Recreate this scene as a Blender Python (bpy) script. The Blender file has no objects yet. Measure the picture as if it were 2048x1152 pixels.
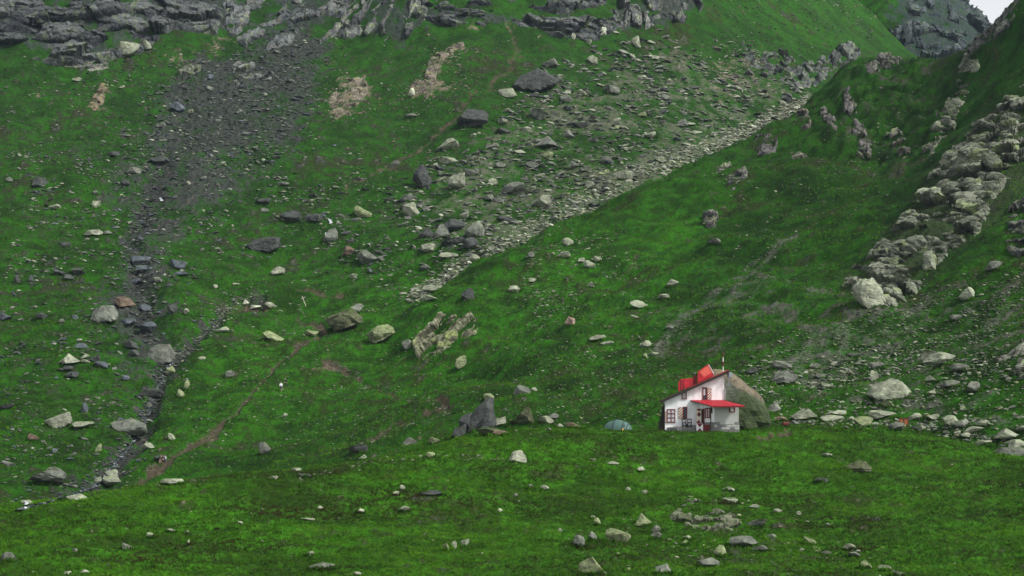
import bpy, bmesh, math, random
import numpy as np
from mathutils import Vector, Matrix

# ------------------------------------------------------------------ camera, sky, sun, exposure
SC = bpy.context.scene
COL = SC.collection
FPX, CX, VH = 3822.0, 1024.0, 900.0        # focal length in photo pixels, centre column, eye-level row

cam_d = bpy.data.cameras.new("camera")
cam = bpy.data.objects.new("camera", cam_d)
COL.objects.link(cam)
cam.location = (0, 0, 0)
cam.rotation_euler = (math.radians(90), 0, 0)
cam_d.sensor_width = 36.0
cam_d.lens = 36.0 * FPX / 2048.0
cam_d.shift_y = (VH - 576.0) / 2048.0
cam_d.clip_start = 0.5
cam_d.clip_end = 6000
SC.camera = cam

SUN_EL, SUN_AZ = math.radians(43), math.radians(120)   # overcast: a broad soft sun, high, from the right and behind
world = bpy.data.worlds.new("World")
SC.world = world
world.use_nodes = True
wn, wl = world.node_tree.nodes, world.node_tree.links
wn.clear()
w_out = wn.new("ShaderNodeOutputWorld")
w_bg = wn.new("ShaderNodeBackground")
w_sky = wn.new("ShaderNodeTexSky")
w_sky.sky_type = 'NISHITA'
w_sky.sun_disc = False
w_sky.sun_elevation = SUN_EL
w_sky.sun_rotation = SUN_AZ
w_sky.altitude = 2000
w_sky.dust_density = 3.0
w_sky.air_density = 1.2
w_hsv = wn.new("ShaderNodeHueSaturation")               # cloud cover takes the blue out of the sky
w_hsv.inputs["Saturation"].default_value = 0.10
w_bg.inputs["Strength"].default_value = 0.12
wl.new(w_sky.outputs[0], w_hsv.inputs["Color"])
wl.new(w_hsv.outputs[0], w_bg.inputs["Color"])
wl.new(w_bg.outputs[0], w_out.inputs["Surface"])

sun_d = bpy.data.lights.new("sun", 'SUN')
sun_d.energy = 2.5
sun_d.angle = math.radians(9)
sun_d.color = (1.0, 0.97, 0.92)
sun = bpy.data.objects.new("sun", sun_d)
COL.objects.link(sun)
# the sky's sun_rotation turns clockwise from +Y seen from above
_sd = Vector((math.sin(SUN_AZ) * math.cos(SUN_EL), math.cos(SUN_AZ) * math.cos(SUN_EL), math.sin(SUN_EL)))
sun.rotation_euler = _sd.to_track_quat('Z', 'Y').to_euler()
sun.location = (0, 0, 400)

SC.view_settings.view_transform = 'Standard'
SC.view_settings.look = 'None'
SC.view_settings.exposure = 0.66
SC.view_settings.gamma = 1.0
SC.view_settings.use_curve_mapping = False
try:
    SC.cycles.max_bounces = 5
    SC.cycles.diffuse_bounces = 3
    SC.cycles.glossy_bounces = 2
    SC.cycles.use_denoising = True
    SC.cycles.denoiser = 'OPENIMAGEDENOISE'
    SC.cycles.denoising_input_passes = 'RGB_ALBEDO_NORMAL'
    SC.cycles.denoising_prefilter = 'ACCURATE'
except Exception:
    pass

rng = np.random.default_rng(7)
random.seed(7)

# ------------------------------------------------------------------ small helpers
def tag(o, label=None, cat=None, group=None, kind=None):
    if label: o["label"] = label
    if cat: o["category"] = cat
    if group: o["group"] = group
    if kind: o["kind"] = kind
    return o

def link(name, me, mat=None, parent=None):
    o = bpy.data.objects.new(name, me)
    COL.objects.link(o)
    if mat is not None:
        for m in (mat if isinstance(mat, (list, tuple)) else [mat]):
            me.materials.append(m)
    if parent is not None:
        o.parent = parent
    return o

def empty(name, loc, rz=0.0):
    o = bpy.data.objects.new(name, None)
    COL.objects.link(o)
    o.location = loc
    o.rotation_euler = (0, 0, rz)
    o.empty_display_size = 0.3
    return o

def np_mesh(name, V, Fa, col=None, smooth=False):
    """V (n,3), Fa (m,k) with k = 3 or 4; col (n,3) -> colour attribute 'tint'"""
    me = bpy.data.meshes.new(name)
    V = np.ascontiguousarray(V, dtype=np.float32)
    Fa = np.ascontiguousarray(Fa, dtype=np.int32)
    m, k = Fa.shape
    me.vertices.add(len(V))
    me.vertices.foreach_set("co", V.ravel())
    me.loops.add(m * k)
    me.loops.foreach_set("vertex_index", Fa.ravel())
    me.polygons.add(m)
    me.polygons.foreach_set("loop_start", np.arange(0, m * k, k, dtype=np.int32))
    try:
        me.polygons.foreach_set("loop_total", np.full(m, k, dtype=np.int32))
    except Exception:
        pass
    me.update(calc_edges=True)
    if not smooth:
        me.polygons.foreach_set("use_smooth", np.zeros(m, dtype=bool))
    else:
        me.polygons.foreach_set("use_smooth", np.ones(m, dtype=bool))
    if col is not None:
        at = me.attributes.new("tint", 'FLOAT_COLOR', 'POINT')
        c4 = np.ones((len(V), 4), dtype=np.float32)
        c4[:, :3] = col
        at.data.foreach_set("color", c4.ravel())
    return me

# ------------------------------------------------------------------ numpy noise
_P = np.random.default_rng(11).permutation(512).astype(np.int64)
_P = np.concatenate([_P, _P, _P])
_G2 = np.stack([np.cos(np.arange(512) * 2.399963), np.sin(np.arange(512) * 2.399963)], 1)
_g3 = np.random.default_rng(5).normal(size=(512, 3))
_G3 = _g3 / np.linalg.norm(_g3, axis=1, keepdims=True)
def _fade(t): return t * t * t * (t * (t * 6 - 15) + 10)

def noise2(x, y, seed=0):
    xi, yi = np.floor(x).astype(np.int64), np.floor(y).astype(np.int64)
    xf, yf = x - xi, y - yi
    u, v = _fade(xf), _fade(yf)
    def g(ix, iy, dx, dy):
        h = _P[(_P[(ix + seed * 37) & 511] + iy) & 511]
        return _G2[h, 0] * dx + _G2[h, 1] * dy
    a = g(xi, yi, xf, yf); b = g(xi + 1, yi, xf - 1, yf)
    c = g(xi, yi + 1, xf, yf - 1); d = g(xi + 1, yi + 1, xf - 1, yf - 1)
    return (a + u * (b - a) + v * ((c + u * (d - c)) - (a + u * (b - a)))) * 1.45

def noise3(x, y, z, seed=0):
    xi, yi, zi = (np.floor(t).astype(np.int64) for t in (x, y, z))
    xf, yf, zf = x - xi, y - yi, z - zi
    u, v, w = _fade(xf), _fade(yf), _fade(zf)
    def g(ix, iy, iz, dx, dy, dz):
        h = _P[(_P[(_P[(ix + seed * 31) & 511] + iy) & 511] + iz) & 511]
        return _G3[h, 0] * dx + _G3[h, 1] * dy + _G3[h, 2] * dz
    r = 0
    for k in (0, 1):
        for j in (0, 1):
            for i in (0, 1):
                wt = (u if i else 1 - u) * (v if j else 1 - v) * (w if k else 1 - w)
                r = r + wt * g(xi + i, yi + j, zi + k, xf - i, yf - j, zf - k)
    return r * 1.5

def fbm2(x, y, octv=4, seed=0, gain=0.5):
    r, a, f = 0, 1.0, 1.0
    for i in range(octv):
        r = r + a * noise2(x * f + 17.3 * i, y * f - 9.1 * i, seed + i)
        a *= gain; f *= 2.03
    return r

def blocks3(p, size, seed, tilt=0.55, aniso=(1, 1, 1)):
    """jittered cells: every cell is a tilted flat block; returns height (-1..1), per-cell random, edge distance"""
    q = p / (np.array(size) * np.array(aniso))
    c0 = np.floor(q).astype(np.int64)
    best = np.full(len(q), 1e9); second = np.full(len(q), 1e9)
    hid = np.zeros(len(q), dtype=np.int64); off = np.zeros_like(q)
    for dx in (-1, 0, 1):
        for dy in (-1, 0, 1):
            for dz in (-1, 0, 1):
                c = c0 + np.array([dx, dy, dz])
                h = _P[(_P[(_P[(c[:, 0] + seed * 13) & 511] + c[:, 1]) & 511] + c[:, 2]) & 511]
                j = np.stack([(h * 73 % 512) / 512.0, (h * 151 % 512) / 512.0, (h * 211 % 512) / 512.0], 1)
                d = q - (c + j)
                dd = (d * d).sum(1)
                nearer = dd < best
                second = np.where(nearer, best, np.minimum(second, dd))
                best = np.where(nearer, dd, best)
                hid = np.where(nearer, h, hid)
                off = np.where(nearer[:, None], d, off)
    rnd = (hid * 97 % 512) / 512.0
    g = _G3[(hid * 29) & 511]
    return (rnd * 2 - 1) * 0.6 + tilt * (off * g).sum(1) * 1.6, rnd, np.sqrt(second) - np.sqrt(best)

# ------------------------------------------------------------------ materials
def nodes_of(name):
    m = bpy.data.materials.new(name)
    m.use_nodes = True
    nt = m.node_tree
    return m, nt, nt.nodes["Principled BSDF"]

def mat_plain(name, col, rough=0.7, metal=0.0, var=0.18, scale=3.0, bump=0.0):
    """procedural paint / cloth / stone: the colour broken up by two noises"""
    m, nt, b = nodes_of(name)
    tc = nt.nodes.new("ShaderNodeTexCoord")
    n1 = nt.nodes.new("ShaderNodeTexNoise"); n1.inputs["Scale"].default_value = scale; n1.inputs["Detail"].default_value = 6
    n1.inputs["Roughness"].default_value = 0.65
    rm = nt.nodes.new("ShaderNodeMapRange")
    rm.inputs["From Min"].default_value = 0.25; rm.inputs["From Max"].default_value = 0.75
    rm.inputs["To Min"].default_value = 1 - var; rm.inputs["To Max"].default_value = 1 + var
    mx = nt.nodes.new("ShaderNodeVectorMath"); mx.operation = 'SCALE'
    mx.inputs[0].default_value = col[:3]
    nt.links.new(tc.outputs["Object"], n1.inputs["Vector"])
    nt.links.new(n1.outputs["Fac"], rm.inputs["Value"])
    nt.links.new(rm.outputs[0], mx.inputs["Scale"])
    nt.links.new(mx.outputs[0], b.inputs["Base Color"])
    b.inputs["Roughness"].default_value = rough
    b.inputs["Metallic"].default_value = metal
    b.inputs["Specular IOR Level"].default_value = 0.3
    if bump:
        bp = nt.nodes.new("ShaderNodeBump"); bp.inputs["Strength"].default_value = bump; bp.inputs["Distance"].default_value = 0.05
        nt.links.new(n1.outputs["Fac"], bp.inputs["Height"]); nt.links.new(bp.outputs[0], b.inputs["Normal"])
    return m

def mat_rock(name, scale=1.0):
    """rock: colour from the 'tint' attribute, broken by strata, lichen spots and moss that grows where the rock faces up"""
    m, nt, b = nodes_of(name)
    N, L = nt.nodes.new, nt.links.new
    at = N("ShaderNodeAttribute"); at.attribute_name = "tint"
    ge = N("ShaderNodeNewGeometry")
    n1 = N("ShaderNodeTexNoise"); n1.inputs["Scale"].default_value = 0.9 * scale; n1.inputs["Detail"].default_value = 6; n1.inputs["Roughness"].default_value = 0.62
    n2 = N("ShaderNodeTexNoise"); n2.inputs["Scale"].default_value = 2.6 * scale; n2.inputs["Detail"].default_value = 5; n2.inputs["Roughness"].default_value = 0.6
    mp = N("ShaderNodeMapping"); mp.inputs["Rotation"].default_value = (0.9, 0.7, 0.4); mp.inputs["Scale"].default_value = (0.6, 0.8, 2.0)
    n3 = N("ShaderNodeTexNoise"); n3.inputs["Scale"].default_value = 1.6 * scale; n3.inputs["Detail"].default_value = 4
    for n in (n1, n2): L(ge.outputs["Position"], n.inputs["Vector"])
    L(ge.outputs["Position"], mp.inputs["Vector"]); L(mp.outputs[0], n3.inputs["Vector"])
    r1 = N("ShaderNodeMapRange"); r1.inputs["From Min"].default_value = 0.3; r1.inputs["From Max"].default_value = 0.7
    r1.inputs["To Min"].default_value = 0.45; r1.inputs["To Max"].default_value = 1.5
    L(n1.outputs["Fac"], r1.inputs["Value"])
    r3 = N("ShaderNodeMapRange"); r3.inputs["From Min"].default_value = 0.35; r3.inputs["From Max"].default_value = 0.6
    r3.inputs["To Min"].default_value = 0.82; r3.inputs["To Max"].default_value = 1.08
    L(n3.outputs["Fac"], r3.inputs["Value"])
    mu = N("ShaderNodeMath"); mu.operation = 'MULTIPLY'; L(r1.outputs[0], mu.inputs[0]); L(r3.outputs[0], mu.inputs[1])
    sc = N("ShaderNodeVectorMath"); sc.operation = 'SCALE'; L(at.outputs["Color"], sc.inputs[0]); L(mu.outputs[0], sc.inputs["Scale"])
    # lichen
    rl = N("ShaderNodeMapRange"); rl.inputs["From Min"].default_value = 0.56; rl.inputs["From Max"].default_value = 0.66
    rl.inputs["To Min"].default_value = 0.0; rl.inputs["To Max"].default_value = 0.5
    L(n2.outputs["Fac"], rl.inputs["Value"])
    mix = N("ShaderNodeMix"); mix.data_type = 'RGBA'
    L(rl.outputs[0], mix.inputs["Factor"]); L(sc.outputs[0], mix.inputs["A"])
    lic = N("ShaderNodeVectorMath"); lic.operation = 'MULTIPLY'; L(at.outputs["Color"], lic.inputs[0]); lic.inputs[1].default_value = (1.06, 1.25, 0.8)
    L(lic.outputs[0], mix.inputs["B"])
    # moss on upward faces
    sep = N("ShaderNodeSeparateXYZ"); L(ge.outputs["Normal"], sep.inputs[0])
    ad = N("ShaderNodeMath"); ad.operation = 'MULTIPLY_ADD'; L(n1.outputs["Fac"], ad.inputs[0]); ad.inputs[1].default_value = 1.3; L(sep.outputs["Z"], ad.inputs[2])
    rm = N("ShaderNodeMapRange"); rm.inputs["From Min"].default_value = 1.52; rm.inputs["From Max"].default_value = 1.75
    rm.inputs["To Min"].default_value = 0.0; rm.inputs["To Max"].default_value = 0.75
    L(ad.outputs[0], rm.inputs["Value"])
    mix2 = N("ShaderNodeMix"); mix2.data_type = 'RGBA'
    L(rm.outputs[0], mix2.inputs["Factor"]); L(mix.outputs["Result"], mix2.inputs["A"]); mix2.inputs["B"].default_value = (0.04, 0.085, 0.012, 1)
    L(mix2.outputs["Result"], b.inputs["Base Color"])
    b.inputs["Roughness"].default_value = 0.85
    b.inputs["Specular IOR Level"].default_value = 0.25
    bp = N("ShaderNodeBump"); bp.inputs["Strength"].default_value = 0.7; bp.inputs["Distance"].default_value = 0.25 / scale
    L(mu.outputs[0], bp.inputs["Height"]); L(bp.outputs[0], b.inputs["Normal"])
    return m

def mat_ground():
    """turf and soil: the albedo of each spot in 'tint' (grass, soil, gravel), broken by fine noise"""
    m, nt, b = nodes_of("turf_and_soil")
    N, L = nt.nodes.new, nt.links.new
    at = N("ShaderNodeAttribute"); at.attribute_name = "tint"
    ge = N("ShaderNodeNewGeometry")
    n1 = N("ShaderNodeTexNoise"); n1.inputs["Scale"].default_value = 1.7; n1.inputs["Detail"].default_value = 6; n1.inputs["Roughness"].default_value = 0.7
    n2 = N("ShaderNodeTexNoise"); n2.inputs["Scale"].default_value = 0.42; n2.inputs["Detail"].default_value = 4; n2.inputs["Roughness"].default_value = 0.6
    for n in (n1, n2): L(ge.outputs["Position"], n.inputs["Vector"])
    r1 = N("ShaderNodeMapRange"); r1.inputs["From Min"].default_value = 0.3; r1.inputs["From Max"].default_value = 0.7
    r1.inputs["To Min"].default_value = 0.55; r1.inputs["To Max"].default_value = 1.45
    L(n1.outputs["Fac"], r1.inputs["Value"])
    sc = N("ShaderNodeVectorMath"); sc.operation = 'SCALE'; L(at.outputs["Color"], sc.inputs[0]); L(r1.outputs[0], sc.inputs["Scale"])
    # dry, brownish blades in patches
    r2 = N("ShaderNodeMapRange"); r2.inputs["From Min"].default_value = 0.5; r2.inputs["From Max"].default_value = 0.72
    r2.inputs["To Min"].default_value = 0.0; r2.inputs["To Max"].default_value = 0.55
    L(n2.outputs["Fac"], r2.inputs["Value"])
    dry = N("ShaderNodeVectorMath"); dry.operation = 'MULTIPLY'; L(sc.outputs[0], dry.inputs[0]); dry.inputs[1].default_value = (1.25, 0.7, 1.2)
    mix = N("ShaderNodeMix"); mix.data_type = 'RGBA'
    sp = N("ShaderNodeSeparateColor"); L(at.outputs["Color"], sp.inputs[0])            # only green turf dries out, not gravel
    df = N("ShaderNodeMath"); df.operation = 'SUBTRACT'; L(sp.outputs["Green"], df.inputs[0]); L(sp.outputs["Red"], df.inputs[1])
    gf = N("ShaderNodeMath"); gf.operation = 'MULTIPLY'; gf.use_clamp = True; L(df.outputs[0], gf.inputs[0]); gf.inputs[1].default_value = 22.0
    wf = N("ShaderNodeMath"); wf.operation = 'MULTIPLY'; L(gf.outputs[0], wf.inputs[0]); L(r2.outputs[0], wf.inputs[1])
    L(wf.outputs[0], mix.inputs["Factor"]); L(sc.outputs[0], mix.inputs["A"]); L(dry.outputs[0], mix.inputs["B"])
    L(mix.outputs["Result"], b.inputs["Base Color"])
    b.inputs["Roughness"].default_value = 0.95
    b.inputs["Specular IOR Level"].default_value = 0.08
    bp = N("ShaderNodeBump"); bp.inputs["Strength"].default_value = 1.0; bp.inputs["Distance"].default_value = 0.35
    L(n1.outputs["Fac"], bp.inputs["Height"]); L(bp.outputs[0], b.inputs["Normal"])
    return m

M_ROCK = mat_rock("grey_rock")
M_GROUND = mat_ground()
# ------------------------------------------------------------------ terrain: one heightfield, the upper envelope of four land forms
# survey points (column, row, metres away); row read from the photograph, distance from the lie of the land
def zrow(z, d): return VH - FPX * z / d

def survey(lst):
    a = np.array(lst, dtype=float)
    return a[:, 0], a[:, 1], a[:, 2]

class Form:
    """thin plate spline of the elevation tangent over (bearing, log distance)"""
    def __init__(self, pts, lam=2e-4):
        u, v, d = survey(pts)
        self.p = np.stack([(u - CX) / FPX, np.log(d)], 1)
        val = (VH - v) / FPX
        n = len(val)
        K = self.k(self.p, self.p) + lam * np.eye(n)
        Pm = np.hstack([np.ones((n, 1)), self.p])
        A = np.block([[K, Pm], [Pm.T, np.zeros((3, 3))]])
        s = np.linalg.solve(A, np.concatenate([val, np.zeros(3)]))
        self.w, self.a = s[:n], s[n:]
    @staticmethod
    def k(a, b):
        r2 = (a[:, None, 0] - b[None, :, 0]) ** 2 + (a[:, None, 1] - b[None, :, 1]) ** 2
        return 0.5 * r2 * np.log(np.maximum(r2, 1e-12))
    def __call__(self, s, ly):
        out = self.a[0] + self.a[1] * s + self.a[2] * ly
        for (ps, pl), w in zip(self.p, self.w):
            r2 = (s - ps) ** 2 + (ly - pl) ** 2
            out = out + w * 0.5 * r2 * np.log(np.maximum(r2, 1e-12))
        return out

A_pts = []
_crest = [(-250, 1045, 196), (0, 1015, 200), (200, 985, 204), (400, 960, 210), (600, 935, 216), (740, 918, 222), (900, 886, 230),
          (1000, 867, 236), (1200, 863, 240), (1330, 862, 242), (1480, 858, 246), (1600, 849, 248), (1750, 851, 247), (1850, 869, 242),
          (1950, 892, 236), (2048, 916, 230), (2300, 960, 220)]
for (u, v, d) in _crest:
    zc = (VH - v) / FPX * d
    A_pts.append((u, v, d))
    nb = 160 if u < 300 else 165
    A_pts.append((u, 1152, nb))
    vm = 0.5 * (1152 + v)
    A_pts.append((u, vm - 4, nb + (d - nb) * 0.5))
    A_pts.append((u, zrow(-15.5, 120), 120))
    A_pts.append((u, zrow(-13.2, 145), 145))
    if u < 950:
        A_pts.append((u, zrow(zc - 3.5, d + 16), d + 16)); A_pts.append((u, zrow(zc - 14, d + 60), d + 60)); A_pts.append((u, zrow(zc - 40, d + 200), d + 200))
    elif u < 1100:
        A_pts.append((u, zrow(zc - 1.2, d + 20), d + 20)); A_pts.append((u, zrow(zc - 9, d + 60), d + 60)); A_pts.append((u, zrow(zc - 40, d + 200), d + 200))
    else:
        A_pts.append((u, zrow(zc + 0.1, d + 14), d + 14)); A_pts.append((u, zrow(zc - 5, d + 50), d + 50)); A_pts.append((u, zrow(zc - 40, d + 200), d + 200))
    A_pts.append((u, zrow(zc - 140, 650), 650))

B_pts = []
for u, prof in {
    -250: [(1020, 290), (850, 340), (600, 400), (350, 465), (130, 532), (-60, 552)],
    0: [(1005, 295), (850, 338), (700, 375), (600, 400), (350, 465), (118, 532), (20, 541), (-60, 552)],
    200: [(990, 297), (850, 338), (600, 405), (350, 470), (110, 538), (15, 548), (-60, 560)],
    330: [(905, 322), (800, 350), (600, 402), (400, 458), (200, 515), (90, 548), (-60, 575)],
    550: [(900, 318), (760, 362), (600, 410), (400, 465), (200, 520), (60, 560), (-60, 590)],
    800: [(880, 300), (750, 358), (600, 405), (400, 460), (200, 520), (84, 553), (0, 562), (-60, 580)],
    1000: [(852, 274), (780, 305), (650, 368), (500, 418), (400, 450), (200, 515), (62, 556), (20, 561), (-60, 575)],
    1150: [(300, 490), (80, 560), (30, 566), (-60, 590)],
    1300: [(850, 300), (700, 372), (520, 425), (362, 470), (200, 535), (62, 578), (0, 588), (-60, 600)],
    1500: [(700, 395), (420, 465), (285, 520), (150, 575), (60, 612), (-60, 650)],
    1690: [(600, 430), (300, 540), (150, 612), (60, 662), (-25, 720)],
    1760: [(160, 618), (112, 680), (120, 760)],
    1840: [(500, 470), (180, 615), (165, 680), (190, 760)],
    1950: [(500, 470), (230, 600), (180, 690), (210, 760)],
    2300: [(500, 470), (300, 600), (190, 700), (170, 800)]}.items():
    for v, d in prof: B_pts.append((u, v, d))
    B_pts.append((u, zrow(-16, 238), 238)); B_pts.append((u, zrow(-26, 200), 200)); B_pts.append((u, zrow(-40, 120), 120))
    B_pts.append((u, -70 if u < 1600 else (30 if u < 1700 else 260), 900))

C_pts = [(820, 615, 388), (950, 540, 400), (1080, 475, 416), (1270, 371, 440), (1430, 312, 456), (1530, 258, 468), (1610, 206, 480), (1700, 148, 490), (1760, 114, 495),
         (1830, 118, 494), (1890, 127, 488), (1000, 700, 342), (1000, 800, 302), (1200, 600, 362), (1200, 750, 312), (1200, 835, 268), (1300, 500, 392),
         (1400, 700, 314), (1400, 790, 280), (1400, 828, 260), (1500, 600, 338), (1550, 450, 384), (1600, 300, 437), (1700, 400, 394), (1750, 220, 455),
         (1850, 260, 432), (1700, 600, 328), (1700, 750, 284), (1600, 820, 261), (1520, 835, 257), (1950, 300, 388), (2048, 100, 424), (2048, 300, 364), (2048, 500, 312),
         (2048, 700, 262), (2048, 850, 240), (1850, 500, 338), (1850, 700, 286), (1850, 835, 252), (2300, 100, 390), (2300, 300, 345), (2300, 600, 276), (2300, 850, 228),
         (1915, 120, 476), (1950, 90, 464), (1996, 54, 455), (2010, 38, 453), (2028, 8, 449), (2056, -50, 446), (2300, -300, 430)]
for (u, v, d) in [(820, 615, 388), (950, 540, 400), (1080, 475, 416), (1270, 371, 440), (1430, 312, 456), (1530, 258, 468), (1610, 206, 480), (1760, 114, 495), (1890, 127, 488),
                  (1950, 90, 464), (1996, 54, 455), (2028, 8, 449), (2056, -50, 446), (2300, -300, 430)]:
    C_pts.append((u, v + 26, d + 24)); C_pts.append((u, v + 130, d + 80)); C_pts.append((u, v + 400, 900))
for u in (700, 820, 950):
    C_pts.append((u, zrow(-12, 270), 270)); C_pts.append((u, zrow(-30, 200), 200)); C_pts.append((u - 60, 850, 340))
for u in (550, 300):
    C_pts.append((u, 1000, 340)); C_pts.append((u, 950, 420)); C_pts.append((u, 900, 600)); C_pts.append((u, zrow(-40, 200), 200))
for u in (-250,):
    C_pts.append((u, 1150, 250)); C_pts.append((u, 1150, 400)); C_pts.append((u, 1100, 800))
for u in (1100, 1300, 1500, 1700):
    C_pts.append((u, zrow(-5, 232), 232)); C_pts.append((u, zrow(-25, 190), 190))
for u in (1900, 2100, 2300):
    C_pts.append((u, zrow(-9, 220), 220)); C_pts.append((u, zrow(-28, 180), 180))

D_pts = [(1600, 60, 770), (1690, -10, 770), (1780, -50, 772), (1850, -40, 772), (1900, -8, 772), (1940, 16, 772), (1965, 38, 772), (1985, 58, 772), (1998, 80, 772), (2060, 140, 772), (2300, 260, 772),
         (1600, 190, 700), (1690, 150, 702), (1760, 150, 705), (1850, 146, 706), (1950, 128, 706), (2000, 140, 706), (2100, 230, 706), (2300, 330, 706),
         (1690, 95, 740), (1780, 70, 738), (1850, 60, 738), (1930, 60, 738), (1985, 90, 738)]
for u in (1500, 1700, 1900, 2100, 2300):
    D_pts += [(u, 420, 600), (u, 700, 480), (u, 40 + (0 if u < 1950 else 150), 850), (u, 150 + (0 if u < 1950 else 150), 950)]
for u in (-250, 400, 1000, 1300):
    D_pts += [(u, 400, 950), (u, 500, 700), (u, 800, 480)]

FA, FB, FC, FD = Form(A_pts), Form(B_pts), Form(C_pts), Form(D_pts)

def smax(a, b, k):
    h = np.clip(0.5 + 0.5 * (a - b) / k, 0, 1)
    return b + (a - b) * h + k * h * (1 - h)

def forms(s, ly):
    a, b, c, d = FA(s, ly), FB(s, ly), FC(s, ly), FD(s, ly)
    e = smax(smax(a, smax(b, c, 0.0016), 0.0012), d, 0.001)
    own = np.argmax(np.stack([a, b, c, d], 0), 0)
    return e, own

Y0, Y1 = 120.0, 900.0
NC, NR = 860, 820
s_c = np.linspace(-0.325, 0.325, 240)
ly_c = np.linspace(math.log(Y0), math.log(Y1), 1000)
Sg, Lg = np.meshgrid(s_c, ly_c, indexing='ij')
Ec, _ = forms(Sg, Lg)
# rows packed by arc length so that steep faces get as many rows as flats
vis = np.maximum.accumulate(Ec, axis=1)
hid = np.clip((vis - Ec) * 120, 0, 1)[:, 1:]
seg = np.sqrt(np.diff(Ec, axis=1) ** 2 + (0.10 * np.diff(Lg, axis=1)) ** 2) * (1 - 0.8 * hid)
arc = np.concatenate([np.zeros((len(s_c), 1)), np.cumsum(seg, 1)], 1)
arc /= arc[:, -1:]
t = np.linspace(0, 1, NR)
LYc = np.stack([np.interp(t, arc[i], ly_c) for i in range(len(s_c))], 0)
s_f = np.linspace(-0.325, 0.325, NC)
idx = np.clip(np.searchsorted(s_c, s_f) - 1, 0, len(s_c) - 2)
fr = ((s_f - s_c[idx]) / (s_c[idx + 1] - s_c[idx]))[:, None]
LY = LYc[idx] * (1 - fr) + LYc[idx + 1] * fr
S = np.repeat(s_f[:, None], NR, 1)
E, OWN = forms(S, LY)
GY = np.exp(LY); GX = S * GY; GZ = E * GY

# ---- projections of the land as laid out, used to place soil, scree and paths where the photo has them
U0 = CX + FPX * S
V0 = VH - FPX * E
_wn1 = fbm2(GX / 9, GY / 9, 3, 3); _wn2 = fbm2(GX / 9 + 50, GY / 9, 3, 9)
UW, VW = U0 + 16 * _wn1, V0 + 11 * _wn2

def seg_dist(U, V, a, b):
    ax, ay = a[0], a[1]; dx, dy = b[0] - ax, b[1] - ay
    tt = np.clip(((U - ax) * dx + (V - ay) * dy) / (dx * dx + dy * dy + 1e-9), 0, 1)
    return np.hypot(U - ax - tt * dx, V - ay - tt * dy), tt

def stroke(U, V, pts, soft=0.6):
    """pts (u, v, halfwidth) -> 0..1"""
    out = np.zeros(U.shape)
    for a, b in zip(pts[:-1], pts[1:]):
        w = max(a[2], b[2]) * (1 + soft) + 2
        box = (U > min(a[0], b[0]) - w) & (U < max(a[0], b[0]) + w) & (V > min(a[1], b[1]) - w) & (V < max(a[1], b[1]) + w)
        if not box.any(): continue
        d, tt = seg_dist(U[box], V[box], a, b)
        ww = a[2] + (b[2] - a[2]) * tt
        out[box] = np.maximum(out[box], np.clip((ww * (1 + soft) - d) / (2 * soft * ww + 1e-6), 0, 1))
    return out

def poly(U, V, pts, soft=10.0):
    """soft-edged polygon -> 0..1"""
    p = np.array(pts, dtype=float)
    out = np.zeros(U.shape)
    box = (U > p[:, 0].min() - soft) & (U < p[:, 0].max() + soft) & (V > p[:, 1].min() - soft) & (V < p[:, 1].max() + soft)
    if not box.any(): return out
    u, v = U[box], V[box]
    ins = np.zeros(u.shape, bool); dm = np.full(u.shape, 1e9)
    for i in range(len(p)):
        a, b = p[i], p[(i + 1) % len(p)]
        c = ((a[1] > v) != (b[1] > v)) & (u < (b[0] - a[0]) * (v - a[1]) / (b[1] - a[1] + 1e-12) + a[0])
        ins ^= c
        d, _ = seg_dist(u, v, a, b)
        dm = np.minimum(dm, d)
    sd = np.where(ins, dm, -dm)
    out[box] = np.clip(0.5 + sd / (2 * soft), 0, 1)
    return out

# soft smooth steps
def ss(x, a, b):
    q = np.clip((x - a) / (b - a), 0, 1)
    return q * q * (3 - 2 * q)

isA, isB, isC, isD = (OWN == 0), (OWN == 1), (OWN == 2), (OWN == 3)
far = 1.0 - isA

GULLY = [(335, 330, 38), (315, 400, 34), (290, 440, 27), (262, 480, 23), (272, 530, 20), (285, 600, 23), (290, 650, 30), (330, 715, 23), (322, 760, 17), (300, 800, 20), (290, 840, 17), (262, 890, 17), (225, 930, 23), (190, 970, 27), (60, 1015, 20)]
GULLY2 = [(520, 592, 14), (460, 605, 14), (425, 650, 12), (385, 690, 14), (345, 725, 12)]
PATH = [(235, 985, 6), (260, 965, 6), (300, 935, 5), (350, 905, 5), (420, 862, 5), (470, 828, 3), (500, 795, 3), (540, 745, 4), (590, 700, 4), (640, 668, 7), (622, 640, 11), (600, 620, 4)]
PATH2 = [(650, 725, 8), (700, 740, 6), (760, 770, 4), (840, 795, 6), (900, 822, 9), (860, 842, 6), (800, 855, 5), (750, 880, 6), (690, 910, 6)]

nz_s = fbm2(GX / 3.2, GY / 3.2, 4, 21, 0.6)
nz_m = fbm2(GX / 14, GY / 14, 4, 31)
nz_l = fbm2(GX / 55, GY / 55, 3, 41)
nz_x = fbm2(GX / 1.1, GY / 1.1, 3, 51, 0.7)

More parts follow.
